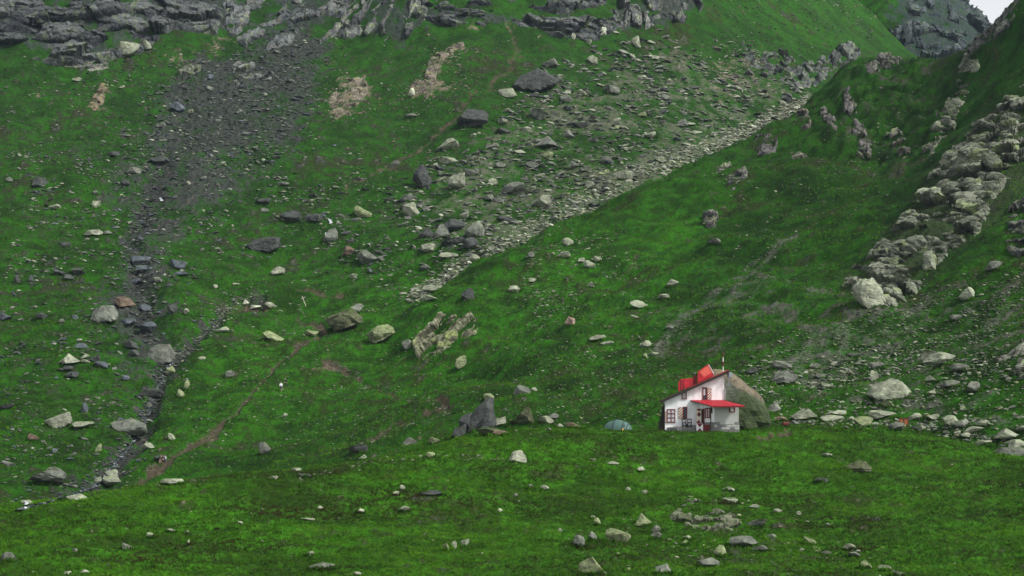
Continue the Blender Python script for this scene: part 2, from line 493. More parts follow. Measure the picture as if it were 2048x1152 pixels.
m_scree = np.maximum.reduce([
    poly(UW, VW, [(360, 120), (480, 95), (600, 40), (660, 70), (640, 180), (600, 300), (520, 335), (420, 320), (340, 340), (270, 320), (300, 230)], 26),
    0.8 * poly(UW, VW, [(150, 290), (620, 280), (560, 400), (420, 460), (330, 520), (250, 520), (220, 420)], 60),
    0.88 * poly(UW, VW, [(220, 480), (340, 470), (350, 640), (330, 760), (230, 760), (180, 640)], 50),
]) * isB
m_gully = np.maximum(stroke(UW, VW, GULLY, 1.1), stroke(UW, VW, GULLY2, 1.1)) * isB
m_pale = np.maximum.reduce([
    0.75 * poly(UW, VW, [(1130, 120), (1300, 90), (1500, 100), (1620, 180), (1600, 215), (1430, 310), (1280, 365), (1080, 475), (960, 540), (830, 500), (820, 420), (860, 330), (950, 280), (1050, 200)], 40),
    1.2 * stroke(UW, VW, [(1620, 200, 11), (1500, 258, 20), (1430, 294, 25), (1270, 352, 32), (1100, 446, 36), (980, 514, 32), (900, 560, 18), (830, 590, 12)]),
]) * isB
m_rs = np.maximum.reduce([
    1.0 * stroke(.3 * UW + .7 * U0, .3 * VW + .7 * V0, [(1590, 470, 3), (1500, 532, 7), (1400, 612, 12), (1320, 690, 20)], .9),
    0.62 * poly(UW, VW, [(1330, 610), (1520, 520), (1660, 560), (1700, 620), (1600, 700), (1440, 740), (1320, 700)], 45),
    0.74 * poly(UW, VW, [(1470, 745), (1570, 690), (1720, 630), (1900, 560), (2060, 540), (2060, 640), (1850, 670), (1640, 770)], 30),
    0.55 * poly(UW, VW, [(1500, 740), (1750, 690), (2060, 640), (2060, 900), (1900, 870), (1700, 830)], 40),
]) * isC
m_dirt = np.maximum.reduce([stroke(UW, VW, PATH) * isB, 0.8 * stroke(UW, VW, PATH2) * far,
    stroke(UW, VW, [(590, 575, 3), (680, 578, 5)]) * isB, 0.7 * stroke(UW, VW, [(445, 600, 8), (480, 595, 12), (540, 600, 8)]) * isB,
    0.8 * stroke(UW, VW, [(1520, 880, 8), (1570, 868, 9)]), 0.9 * poly(UW, VW, [(860, 715), (900, 690), (940, 680), (925, 712), (880, 735)], 8) * isB,
    0.6 * stroke(UW, VW, [(1240, 550, 2), (1310, 520, 3)]) * far, 0.8 * poly(UW, VW, [(1600, 790), (1650, 775), (1660, 790), (1620, 805)], 10) * far,
    0.62 * stroke(UW, VW, [(1030, 60, 10), (1040, 110, 10), (1010, 150, 6), (870, 270, 4), (690, 390, 6)]) * isB])
m_pink = np.maximum.reduce([
    poly(UW, VW, [(655, 200), (690, 160), (730, 155), (735, 180), (700, 235), (675, 245)], 10),
    0.9 * poly(UW, VW, [(825, 175), (870, 120), (925, 85), (935, 100), (880, 165), (920, 170), (905, 192), (830, 195)], 10),
    0.8 * poly(UW, VW, [(168, 220), (190, 175), (215, 160), (215, 190), (200, 222)], 8), 0.7 * poly(UW, VW, [(28, 205), (60, 192), (88, 196), (70, 210)], 7),
    0.5 * poly(UW, VW, [(40, 220), (110, 210), (100, 230)], 8),
    0.75 * poly(UW, VW, [(330, 110), (390, 105), (385, 122), (340, 124)], 7), 0.7 * poly(UW, VW, [(415, 75), (470, 68), (468, 95), (425, 100)], 9),
    0.55 * poly(UW, VW, [(1380, 130), (1450, 95), (1530, 120), (1520, 180), (1440, 205), (1400, 190)], 25),
    0.6 * poly(UW, VW, [(1385, 280), (1430, 262), (1440, 280), (1400, 298)], 10),
    0.7 * stroke(UW, VW, [(625, 730, 8), (700, 738, 7)]), 0.5 * stroke(UW, VW, [(950, 70, 10), (1010, 55, 12), (1080, 70, 10)])]) * isB
m_cliff = np.maximum.reduce([
    poly(UW, VW, [(-300, -200), (-300, 120), (150, 112), (235, 105), (330, 62), (430, 66), (430, -200)], 14),
    poly(UW, VW, [(430, -200), (430, 70), (510, 105), (590, 80), (620, 40), (690, 60), (760, 60), (800, 88), (850, 45), (870, -200)], 12),
    poly(UW, VW, [(840, 45), (940, 52), (1080, 45), (1110, 74), (1160, 72), (1240, 60), (1230, 35), (1100, 25), (960, 22), (840, 8)], 9),
    poly(UW, VW, [(1240, 58), (1330, 48), (1400, 18), (1430, -200), (1240, -200), (1225, 20)], 9)]) * isB
m_crag = poly(UW, VW, [(1745, 150), (1780, 60), (1800, -200), (2100, -200), (2100, 200)], 25) * isD

# albedo
def c3(*c): return np.array(c)[None, None, :]
nz_c = fbm2(GX / 5.5, GY / 2.4, 4, 81, .6)          # tussocks drawn out along the contour
gA = 0.5 + 0.5 * np.clip(nz_m * 0.7 + 0.45 * nz_s + 0.6 * nz_c, -1, 1)
lush, olive, brown = c3(.021, .104, .0035), c3(.010, .036, .003), c3(.024, .025, .009)
tint = olive + (lush - olive) * ss(gA, 0.15, 0.8)[..., None]
# turf brighter on the near meadow and hollow; the right flank's shade painted darker
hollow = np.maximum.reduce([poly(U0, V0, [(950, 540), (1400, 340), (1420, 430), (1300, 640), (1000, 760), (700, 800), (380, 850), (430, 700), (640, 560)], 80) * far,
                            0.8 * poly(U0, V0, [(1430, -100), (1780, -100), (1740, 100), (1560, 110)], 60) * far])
spur_shade = poly(U0, V0, [(1500, 300), (1650, 190), (1760, 90), (1900, 120), (2060, -20), (2060, 330), (1800, 500), (1640, 500), (1450, 560), (1420, 380)], 60) * isC
tint = tint * (1 + 0.35 * hollow - 0.28 * spur_shade)[..., None]
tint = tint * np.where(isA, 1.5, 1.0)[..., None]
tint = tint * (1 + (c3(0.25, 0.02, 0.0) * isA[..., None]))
haze_fade = ss(GY, 380, 560) * isB
tint = tint + (c3(.020, .062, .014) - tint) * (0.35 * haze_fade)[..., None]  # far turf paler and bluer: distance haze mixed into its colour
def blend(t, c, m): return t + (c - t) * np.clip(m, 0, 1)[..., None]
tint = blend(tint, brown, 0.75 * ss(nz_m + 0.7 * nz_s - .5 * nz_l, 0.25, 0.9))
rocky = isB * np.maximum(poly(U0, V0, [(-300, 60), (1300, 60), (1500, 200), (1100, 480), (700, 560), (420, 700), (250, 1000), (-300, 1000)], 90), 0)
tint = blend(tint, c3(.030, .036, .022), 0.65 * rocky * ss(nz_s + .6 * nz_x + .5 * nz_m, .0, .8))
tint = blend(tint, brown, 0.6 * isA * ss(nz_c - .3 * nz_m, .2, .9))
tint = blend(tint, brown * 0.8, 0.7 * ss(nz_x + 0.4 * nz_s, 0.35, 1.0))  # fine dark mottling, painted for the shade beneath tussocks
gr = np.clip(0.5 + 0.5 * nz_x, 0, 1)[..., None]
tint = blend(tint, c3(.018, .020, .018) + c3(.042, .047, .042) * gr, 0.92 * ss(m_scree + 0.3 * nz_s + 0.42 * nz_m + 0.2 * nz_x, 0.5, 1.0))
tint = blend(tint, c3(.055, .064, .043) + c3(.13, .145, .095) * gr, 0.62 * ss(m_pale + 0.5 * nz_s + 0.5 * nz_m, 0.6, 1.15))
tint = blend(tint, c3(.07, .075, .06) + c3(.07, .07, .06) * gr, 0.75 * ss(m_rs + 0.45 * nz_s + .4 * nz_m, 0.55, 1.1))
tint = blend(tint, c3(.022, .024, .022) + c3(.03, .03, .03) * gr, ss(m_gully + 0.5 * nz_s + .2 * nz_x, 0.4, 1.0))
tint = blend(tint, c3(.045, .036, .024) + c3(.05, .04, .028) * gr, .95 * ss(m_dirt + 0.35 * nz_s + .2 * nz_x, 0.34, 0.8))
tint = blend(tint, c3(.10, .08, .055) + c3(.15, .125, .10) * gr, 0.8 * ss(m_pink + 0.5 * nz_s + 0.35 * nz_x + .3 * nz_m, 0.55, 1.1))
tint = blend(tint, c3(.020, .026, .024) + c3(.04, .046, .04) * gr, 0.85 * ss(m_cliff + 0.6 * nz_s + 0.6 * nz_m, 0.7, 1.1))
tint = blend(tint, c3(.03, .038, .045) + c3(.03, .035, .035) * gr, 0.75 * ss(m_crag + 0.5 * nz_s, 0.5, 0.9))  # bluish far ground, haze mixed into the tint

m_kn = poly(UW, VW, [(1590, 230), (1640, 195), (1700, 140), (1760, 100), (1890, 115), (1905, 300), (1800, 330), (1640, 320)], 35) * isC
tint = blend(tint, c3(.03, .033, .022) + c3(.05, .05, .042) * gr, .75 * m_kn * ss(nz_s + .6 * nz_m, .25, .9))
m_rib = poly(UW, VW, [(1690, 575), (1760, 480), (1880, 345), (1990, 235), (2060, 190), (2060, 380), (1955, 450), (1830, 570), (1715, 610)], 22) * isC
tint = blend(tint, c3(.022, .030, .012) + c3(.03, .03, .025) * gr, .7 * m_rib)
# relief of the turf itself: hummocks, tussocks, stony roughness; gullies and the path are worn in
GZ = GZ + (1.7 * fbm2(GX / 19, GY / 19, 3, 61) + 2.3 * noise2(GX / 46 + .5, GY / 46, 66)) * np.where(isA, 0.25, 1.0) * ss(GY, 150, 300) + .25 * isA * noise2(GX / 14, GY / 9, 68) + 0.28 * nz_s * np.where(isA, 0.55, 1.0) + 0.17 * nz_x
m_knoll = poly(U0, V0, [(1590, 230), (1640, 195), (1700, 140), (1760, 100), (1890, 115), (1905, 300), (1800, 330), (1640, 320)], 35) * isC
GZ = GZ + m_knoll * (1.7 * np.abs(fbm2(GX / 8, GY / 8, 3, 74)) + .8 * fbm2(GX / 3.5, GY / 3.5, 2, 75))
furrow = fbm2((GX * .8 + GY * .6) / 11 , (GX * .6 - GY * .8) / 46, 3, 71)
GZ = GZ + 1.5 * furrow * isC * ss(GY, 270, 360) - 2.2 * np.abs(fbm2(GX / 30, GY / 30, 3, 73)) * isC * ss(GY, 380, 440)
GZ = GZ + 0.36 * nz_c * isA
GZ = GZ - 1.8 * ss(m_gully, .2, .9) - 0.5 * ss(m_dirt, 0.3, 0.8) + 0.5 * m_scree * nz_x * 0.5
# level ground under the hut and the tent
hutx, huty, hutz = 24.0, 243.5, 2.25
flat = np.clip(1.6 - np.hypot((GX - hutx) / 7.5, (GY - huty) / 6.5), 0, 1)
GZ = GZ + (hutz - GZ) * ss(flat, 0, 0.6) * (GY < 253)
Uf, Vf = CX + FPX * GX / GY, VH - FPX * GZ / GY
VIS = np.minimum.accumulate(Vf, axis=1)

def col_of(u): return (u - CX) / FPX

def ground_at(u, v):
    """world point of the land seen at photo pixel (u, v)"""
    fi = (np.clip(col_of(u), -0.3249, 0.3249) + 0.325) / 0.65 * (NC - 1)
    i = int(round(fi))
    row = VIS[i]
    k = int(np.searchsorted(-row, -v))          # first row whose horizon is at or above v
    k = min(max(k, 1), NR - 1)
    va, vb = row[k - 1], Vf[i, k]
    f = 0.0 if va == vb else min(max((va - v) / (va - vb), 0), 1)
    y = GY[i, k - 1] * (1 - f) + GY[i, k] * f if abs(GY[i, k] - GY[i, k - 1]) < 12 else GY[i, k]
    z = (VH - v) / FPX * y
    return np.array([col_of(u) * y, y, z]), i, k

def height_at(x, y):
    s = x / y
    fi = (s + 0.325) / 0.65 * (NC - 1)
    i = int(np.clip(math.floor(fi), 0, NC - 2)); f = fi - i
    a = np.interp(y, GY[i], GZ[i]); b = np.interp(y, GY[i + 1], GZ[i + 1])
    return a * (1 - f) + b * f

def grid_faces(ni, nj):
    a = np.arange(ni * nj).reshape(ni, nj)
    return np.stack([a[:-1, :-1].ravel(), a[1:, :-1].ravel(), a[1:, 1:].ravel(), a[:-1, 1:].ravel()], 1)

# the strip between the camera and the hill (never seen) closes the sheet
ny = np.array([-40.0, -8.0, 2.0, 15.0, 40.0, 70.0, 100.0])
nzv = np.array([-1.75, -1.75, -1.75, -6.0, -13.0, -16.5, -16.2])
NX = np.repeat((s_f * Y0)[:, None], len(ny), 1)
NY = np.repeat(ny[None, :], NC, 0)
NZ = np.repeat(nzv[None, :], NC, 0) + (GZ[:, :1] + 15.5) * (np.clip(ny / Y0, 0, 1) ** 2)[None, :]
TX, TY, TZ = (np.concatenate([a, b], 1) for a, b in ((NX, GX), (NY, GY), (NZ, GZ)))
TT = np.concatenate([np.repeat(tint[:, :1], len(ny), 1), tint], 1)
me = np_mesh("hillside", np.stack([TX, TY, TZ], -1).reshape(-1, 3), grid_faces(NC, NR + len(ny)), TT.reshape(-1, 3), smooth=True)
tag(link("hillside", me, M_GROUND), "green alpine mountainside with a grassy knoll in front and cliffs above", kind="structure")
# ------------------------------------------------------------------ a block of rock
def ico(n):
    bm = bmesh.new(); bmesh.ops.create_icosphere(bm, subdivisions=n, radius=1.0)
    V = np.array([v.co[:] for v in bm.verts]); F = np.array([[v.index for v in f.verts] for f in bm.faces]); bm.free()
    return V, F
ICO = {n: ico(n) for n in (1, 2, 3, 4)}

def rock_shape(n, seed, planes=13, rough=0.05, slab=1.0):
    """a block broken along random planes"""
    r = np.random.default_rng(seed)
    V, F = ICO[n]; V = V.copy()
    for k in range(planes):
        d = r.normal(size=3); d[2] *= 0.8; d /= np.linalg.norm(d)
        off = r.uniform(0.36, 0.66)
        over = V @ d - off
        V = V - np.where(over > 0, over, 0)[:, None] * d
    if n >= 2:
        q = V * 1.9 + seed % 97
        V = V * (1 + rough * 1.5 * noise3(q[:, 0], q[:, 1], q[:, 2], seed % 50))[:, None]
        if n >= 4:                                  # big blocks: split along joints
            hb, _, eb = blocks3(V * 1.0 + seed % 53, .55, seed % 40, .8, (1.3, 1.0, .7))
            V = V * (1 + .10 * hb - .05 * np.exp(-eb * 16))[:, None]
        q = V * 5.5 + seed % 31
        V = V * (1 + rough * noise3(q[:, 0], q[:, 1], q[:, 2] * 1.8, (seed + 3) % 50))[:, None]
    V[:, 2] *= slab
    return V, F


class Heap:
    def __init__(self): self.V, self.F, self.C, self.n = [], [], [], 0
    def add(self, V, F, C):
        self.V.append(V); self.F.append(F + self.n); self.C.append(C); self.n += len(V)
    def build(self, name, label):
        me = np_mesh(name, np.concatenate(self.V), np.concatenate(self.F), np.concatenate(self.C), smooth=False)
        o = link(name, me, M_ROCK); tag(o, label, kind="stuff"); return o

def in_poly(u, v, p):
    c = False
    for i in range(len(p)):
        a, b = p[i], p[(i + 1) % len(p)]
        if ((a[1] > v) != (b[1] > v)) and (u < (b[0] - a[0]) * (v - a[1]) / (b[1] - a[1] + 1e-12) + a[0]): c = not c
    return c

# ------------------------------------------------------------------ rock outcrops: broken bedrock standing out of the turf
def outcrop(name, label, cat, pts=None, strk=None, owner=(0, 1, 2), amp=2.2, size=4.0, aniso=(1, 1, 1), base=(.16, .165, .15), dark=(.05, .055, .06),
            cut=0.45, seed=1, soft=10.0, up=2, sink=0.9, lift=0.0, group=None, warm=0.0, kind=None, bl=None, st=None):
    m0 = poly(U0, V0, pts, soft) if pts else stroke(U0, V0, strk, 0.5)
    ok = np.isin(OWN, owner)
    vis = Vf <= VIS + 3.0
    m0 = m0 * ok * vis
    ii, jj = np.where(m0 > 0)
    if len(ii) == 0:
        print("empty outcrop", name, label); return None
    i0, i1, j0, j1 = max(ii.min() - 1, 0), min(ii.max() + 2, NC), max(jj.min() - 1, 0), min(jj.max() + 2, NR)
    def upsample(A):
        A = A[i0:i1, j0:j1]
        ni, nj = (A.shape[0] - 1) * up + 1, (A.shape[1] - 1) * up + 1
        a, b = np.arange(ni) / up, np.arange(nj) / up
        ia, ib = np.minimum(a.astype(int), A.shape[0] - 2), np.minimum(b.astype(int), A.shape[1] - 2)
        fa, fb = (a - ia)[:, None], (b - ib)[None, :]
        g = lambda di, dj: A[np.ix_(ia + di, ib + dj)]
        return (g(0, 0) * (1 - fa) * (1 - fb) + g(1, 0) * fa * (1 - fb) + g(0, 1) * (1 - fa) * fb + g(1, 1) * fa * fb)
    X, Y, Z, M = upsample(GX), upsample(GY), upsample(GZ), upsample(m0)
    ni, nj = X.shape
    P = np.stack([X, Y, Z], -1)
    N = np.cross(np.gradient(P, axis=0), np.gradient(P, axis=1))
    N /= np.linalg.norm(N, axis=-1, keepdims=True) + 1e-9
    N *= np.sign(N[..., 2:3] + 1e-9)
    Nd = N + np.array([0, -0.55, 0.0]); Nd /= np.linalg.norm(Nd, axis=-1, keepdims=True)
    p = P.reshape(-1, 3)
    wob = np.stack([noise3(p[:, 0] / (size * .8), p[:, 1] / (size * .8), p[:, 2] / (size * .8), seed + k) for k in range(3)], 1) * size * 0.13
    pr, an = p + wob, aniso
    if st:                                        # long slabs that lie along the beds
        if isinstance(st[2], tuple):              # beds given by the line in which they cross the slope
            t3 = np.array(st[2], float); t3 /= np.linalg.norm(t3); nm_ = np.array([-.55, -.35, .75])
            b3 = np.cross(t3, nm_); b3 /= np.linalg.norm(b3); o3 = np.cross(b3, t3)
            pr = np.stack([pr @ t3, pr @ o3, pr @ b3], 1); an = (2.2, 1.2, .7)
        else:
          a_ = math.radians(st[2]); ca_, sa_ = math.cos(a_), math.sin(a_)
          pr = np.stack([pr[:, 0] * ca_ + pr[:, 2] * sa_, pr[:, 1], -pr[:, 0] * sa_ + pr[:, 2] * ca_], 1); an = (1.9, 1.2, .75)
    h1, r1, e1 = blocks3(pr, size, seed, 0.85, an)
    h2, r2, e2 = blocks3(pr, size * 0.4, seed + 5, 0.9, an)
    h3, r3, e3 = blocks3(pr, size * 0.16, seed + 8, 0.8, an)
    low = noise3(p[:, 0] / (size * 2.1), p[:, 1] / (size * 2.1), p[:, 2] / (size * 2.1), seed + 3)
    rough = noise3(p[:, 0] / .5, p[:, 1] / .5, p[:, 2] / .5, seed + 4)
    crack = -0.25 * np.exp(-e1 * 16) - 0.06 * np.exp(-e2 * 16)
    mm = M.ravel()
    if st:                                        # (weight, period, dip of the beds in degrees): tilted ledges with sharp lower edges
        wS, pS, aS = st
        if isinstance(aS, tuple): along = pr[:, 2]
        else: a_ = math.radians(aS); along = p[:, 2] * math.cos(a_) - p[:, 0] * math.sin(a_)
        q_ = along / pS + 0.55 * noise3(p[:, 0] / (pS * 2.2), p[:, 1] / (pS * 2.2), p[:, 2] / (pS * 2.2), seed + 14) + .16 * h1
        f_ = q_ - np.floor(q_); saw = np.where(f_ < .18, f_ / .18, 1 - (f_ - .18) / .82)
        q2 = q_ * 2.7 + .3; f2 = q2 - np.floor(q2); saw2 = np.where(f2 < .2, f2 / .2, 1 - (f2 - .2) / .8)
        wS = wS * np.clip(.55 + .9 * noise3(p[:, 0] / (pS * 1.6), p[:, 1] / (pS * 1.6), p[:, 2] / (pS * 1.6), seed + 17), 0, 1.2)
        led = .75 * wS * (saw - .5) + .22 * wS * (saw2 - .5)
        ledge_shade = np.exp(-(np.minimum(f_, 1 - f_) / .10) ** 2)
    else:
        led, ledge_shade = 0.0, 0.0
    field = 0.85 * h1 + 0.26 * h2 + 0.05 * h3 + 0.42 * low + crack + 0.03 * rough + lift + led
    d = 0.55 * amp * (field + (0.5 - cut) * 1.0) * ss(mm, 0.1, 0.75) - sink * (1 - ss(mm, 0.15, 0.7))
    P2 = p + Nd.reshape(-1, 3) * d[:, None]
    # colour: each block its own grey, dark joints, some lichen; shade painted under the ledges
    lum = np.clip(0.55 + 0.35 * (r1 * 2 - 1) + 0.3 * (r2 * 2 - 1) + 0.25 * low + 0.15 * rough, 0, 1.15) * (1 - 0.35 * np.exp(-e1 * 10) - 0.2 * np.exp(-e2 * 9)) * (1 - .5 * ledge_shade)
    cb, cd = np.array(base), np.array(dark)
    colr = cd + (cb - cd) * np.clip(lum, 0, 1.2)[:, None]
    li = ss(noise3(p[:, 0] / 1.6, p[:, 1] / 1.6, p[:, 2] / 1.6, seed + 9) + 0.4 * (r2 - .5), 0.15, 0.6)
    colr = colr * (1 + li[:, None] * np.array([0.08, 0.22, -0.22]))
    if warm:
        wv = ss(noise3(p[:, 0] / 2.6, p[:, 1] / 2.6, p[:, 2] / 2.6, seed + 12), 0.0, 0.5) * warm
        colr = colr * (1 + wv[:, None] * np.array([0.6, 0.1, -0.2]))
    F = grid_faces(ni, nj)
    keep = (mm[F].max(1) > 0.02) & (d[F].max(1) > -0.45)
    F = F[keep]
    used = np.unique(F); remap = np.full(len(p), -1); remap[used] = np.arange(len(used))
    F = remap[F]
    F = np.concatenate([F[:, [0, 1, 2]], F[:, [0, 2, 3]]])
    hp = Heap(); hp.add(P2[used], F, colr[used])
    # broken blocks standing out of the bedrock: (count, smallest, largest, length ratio, dip)
    if bl:
        nb, bs0, bs1, el, dip = bl
        r = np.random.default_rng(seed * 17 + 3)
        cand_i, cand_j = np.where(m0 > 0.45)
        for k in range(nb):
            # equal chance per piece of visible face, not per survey row
            for _ in range(30):
                q = r.integers(0, len(cand_i)); a, b = cand_i[q], cand_j[q]
                dv = abs(Vf[a, min(b + 1, NR - 1)] - Vf[a, b - 1]) * 0.5
                if r.uniform() < dv / 2.2: break
            c = np.array([GX[a, b], GY[a, b], GZ[a, b]])
            gt = noise3(np.array([c[0] / (size * 2.1)]), np.array([c[1] / (size * 2.1)]), np.array([c[2] / (size * 2.1)]), seed + 3)[0]
            if gt < r.uniform(-0.35, 0.25): continue
            sz = bs0 + (bs1 - bs0) * r.uniform() ** 2.9
            V, Fb = rock_shape(3 if sz > 0.55 * bs1 or sz > 3.5 else 2, seed * 1000 + k, planes=9, rough=0.03)
            V = V * np.array([0.5, 0.75, 0.55 * el]) * sz * 0.72
            th = math.radians(90 - dip + r.normal(0, 11)); ct, st = math.cos(th), math.sin(th)
            V = V @ np.array([[ct, 0, -st], [0, 1, 0], [st, 0, ct]])
            ya = r.normal(0, 0.3); ca, sa = math.cos(ya), math.sin(ya)
            V = V @ np.array([[ca, sa, 0], [-sa, ca, 0], [0, 0, 1]])
            V = V + c + np.array([0, 0.42 * sz, -0.18 * sz])
            lumb = r.uniform(0.2, 1.05)
            cc = (cd + (cb - cd) * lumb)[None, :] * (1 + 0.2 * noise3(V[:, 0] / sz * 2.2, V[:, 1] / sz * 2.2, V[:, 2] / sz * 2.2, seed % 30))[:, None]
            if warm and r.uniform() < warm * 0.7: cc = cc * np.array([1.45, 1.05, .8])
            elif r.uniform() < 0.35: cc = cc * np.array([1.05, 1.18, .8])
            hp.add(V, Fb, cc)
    me = np_mesh(name, np.concatenate(hp.V), np.concatenate(hp.F), np.concatenate(hp.C), smooth=False)
    o = link(name, me, M_ROCK)
    tag(o, label, cat, group, kind)
    return o

CL = dict(base=(.135, .145, .145), dark=(.010, .013, .018), cat="cliff", owner=(1,))  # blue-dark tones put the cliffs' shadows and distance haze into the colour
outcrop("cliff", "long dark wet cliff band in the upper left corner with grassy ledges", lift=.3, pts=[(-230, -190), (-230, 122), (80, 122), (200, 118), (300, 92), (345, 60), (430, 66), (450, 20), (450, -190)], amp=5.5, size=8, aniso=(1.3, 1, .7), seed=21, cut=.42, up=2, soft=12, **CL, bl=(70, 1.5, 8, 0.8, 12), st=(1.0, 7.5, 6))
outcrop("cliff", "pale bluish slab face of cliff between two dark scree gullies at the top", pts=[(455, -150), (450, 60), (510, 108), (580, 96), (600, 50), (640, 25), (690, 20), (690, -150)], amp=3.2, size=6, aniso=(1, 1, 1.5), seed=23, cut=.40, base=(.17, .185, .185), dark=(.03, .036, .044), cat="cliff", owner=(1,), warm=.25, bl=(12, 2, 6, 1.6, 62), st=(.7, 6, 58))
outcrop("cliff", "striped pale buttress of the cliff with a rounded nose above the grass", pts=[(640, 75), (665, 58), (730, 62), (760, 40), (770, 80), (805, 90), (828, 60), (850, 40), (872, -150), (690, -150), (680, 20)], amp=4.5, size=6, aniso=(.55, 1, 2.0), seed=27, cut=.42, soft=8, base=(.20, .21, .195), dark=(.02, .024, .03), cat="cliff", owner=(1,), bl=(12, 2, 6, 2.0, 112), st=(.9, 4.0, 68))
outcrop("cliff", "low dark overhanging rock band under a green ledge at the top centre", pts=[(845, 38), (900, 52), (985, 56), (1080, 46), (1110, 76), (1170, 76), (1235, 58), (1225, 34), (1100, 26), (960, 24), (850, 8)], amp=4.0, size=5, aniso=(1.6, 1, .6), seed=31, cut=.38, soft=8, **CL, bl=(20, 1.5, 5, 0.55, 8), st=(1.0, 5, -6))
outcrop("cliff", "dark upper rock step cut by the top edge above the green ledge", pts=[(860, -130), (870, 8), (960, 14), (1050, 8), (1130, 20), (1210, 14), (1240, -130)], amp=4.0, size=6, aniso=(1.3, 1, .7), seed=33, cut=.40, soft=8, **CL, bl=(20, 1.5, 6, 0.7, 10), st=(.9, 5, 4))
outcrop("cliff", "dark cliff with upright pale pillars right of the green ledge at the top", pts=[(1232, 62), (1262, 58), (1330, 50), (1370, 42), (1405, 18), (1425, -120), (1245, -120), (1222, 22)], amp=4.6, size=6, aniso=(.6, 1, 1.8), seed=35, cut=.40, soft=8, base=(.21, .215, .2), dark=(.024, .028, .034), cat="cliff", owner=(1,), bl=(16, 2, 7, 1.8, 80), st=(.8, 5, 75))
outcrop("crag", "grey far crag below the patch of sky in the upper right corner", pts=[(1745, 125), (1770, 70), (1815, 40), (1825, -120), (1950, -120), (2010, 40), (2030, 120), (1960, 160), (1840, 150)], owner=(3,), cat="crag", amp=6.5, size=11, aniso=(.8, 1, 1.4), seed=41, cut=.44, soft=14, base=(.10, .12, .125), dark=(.018, .026, .034), up=2, bl=(60, 2, 8, 1.8, 78), st=(.7, 8, 80))  # bluish grey carries the distance haze in its colour
RB = dict(base=(.29, .31, .235), dark=(.02, .026, .018), cat="outcrop", owner=(2,))
outcrop("rock_rib", "long jagged grey rock rib running down the right flank above a big rounded boulder", pts=[(1690, 575), (1700, 535), (1765, 475), (1825, 405), (1880, 345), (1950, 270), (1990, 235), (2030, 215), (2035, 330), (1985, 385), (1955, 450), (1880, 520), (1830, 570), (1770, 612), (1715, 600)], amp=4.4, size=5.0, aniso=(.75, 1, 1.35), seed=45, cut=.37, soft=20, up=3, **RB, bl=(40, 0.7, 3.0, 2.4, 128), st=(.9, 3.4, (.5, -1.1, -.15)))
outcrop("outcrop", "pale rocky outcrop at the right edge above the long rock rib", pts=[(1990, 235), (2010, 200), (2060, 180), (2180, 170), (2180, 330), (2060, 320), (2020, 300)], amp=3.0, size=4, seed=47, cut=.44, soft=14, up=2, **RB, bl=(12, .8, 2.6, 1.9, 122), st=(.9, 2.8, (.5, -1.1, -.15)))
outcrop("outcrop", "dark outcrop cut by the right edge beside the lower half of the rock rib", pts=[(2005, 440), (2020, 400), (2060, 380), (2160, 380), (2160, 520), (2040, 510), (2012, 490)], amp=2.6, size=3.5, seed=49, cut=.42, soft=12, up=2, base=(.2, .21, .18), dark=(.03, .034, .03), cat="outcrop", owner=(2,), bl=(8, .8, 2.6, 1.7, 105), st=(.8, 2.6, (.5, -1.1, -.15)))
outcrop("outcrop", "narrow rib of pale slabs running down from the col on the right spur", strk=[(1855, 310, 9), (1880, 268, 17), (1905, 215, 15), (1925, 165, 15), (1945, 120, 14)], amp=2.6, size=4.2, seed=51, cut=.43, up=2, **RB, bl=(14, .7, 2.4, 2.2, 128), st=(.8, 2.6, (.5, -1.1, -.15)))
outcrop("outcrop", "small rocky crest on the spur beside the far crag", strk=[(1930, 120, 8), (1960, 88, 9), (1998, 58, 9), (2016, 34, 8), (2036, -10, 9)], amp=1.5, size=2.6, seed=53, cut=.42, up=2, base=(.16, .165, .15), dark=(.03, .03, .03), cat="outcrop", owner=(2,), bl=(26, .6, 2.2, 1.5, 70))
outcrop("outcrop", "dark upright outcrop high on the shaded face of the spur", strk=[(1697, 195, 9), (1703, 230, 13), (1722, 275, 12), (1733, 302, 9)], amp=2.8, size=3.5, aniso=(.6, 1, 1.6), seed=55, cut=.42, base=(.2, .19, .18), dark=(.03, .03, .03), cat="outcrop", owner=(2,), bl=(16, 1.2, 4.5, 2.0, 110), st=(.7, 3, 70))
outcrop("outcrop", "low grey rock band around the top of the knoll on the spur", strk=[(1738, 152, 9), (1772, 130, 12), (1806, 142, 9)], amp=2.4, size=3.4, seed=56, cut=.40, base=(.17, .17, .15), dark=(.03, .03, .03), cat="outcrop", owner=(2,), bl=(14, 1, 3.5, 1.5, 70))
outcrop("outcrop", "grey rocks in the hollow between the brownish outcrop and the knoll", strk=[(1648, 222, 8), (1668, 262, 10)], amp=2.2, size=3.2, seed=58, cut=.40, base=(.16, .15, .14), dark=(.03, .03, .03), cat="outcrop", owner=(2,), bl=(10, 1, 3.5, 1.5, 100))
outcrop("outcrop", "rounded grey outcrop at the foot of the shaded spur face", strk=[(1792, 272, 12), (1806, 300, 14)], amp=2.4, size=3.2, seed=57, cut=.38, base=(.22, .21, .18), dark=(.03, .03, .03), cat="outcrop", owner=(2,), bl=(12, 1, 4, 1.4, 90))
outcrop("outcrop", "brownish grey outcrop on the left end of the shaded spur face", strk=[(1606, 225, 12), (1612, 250, 10)], amp=2.2, size=3, seed=59, cut=.40, base=(.2, .175, .16), dark=(.04, .035, .035), cat="outcrop", owner=(2,), bl=(10, 1, 4, 1.6, 100))
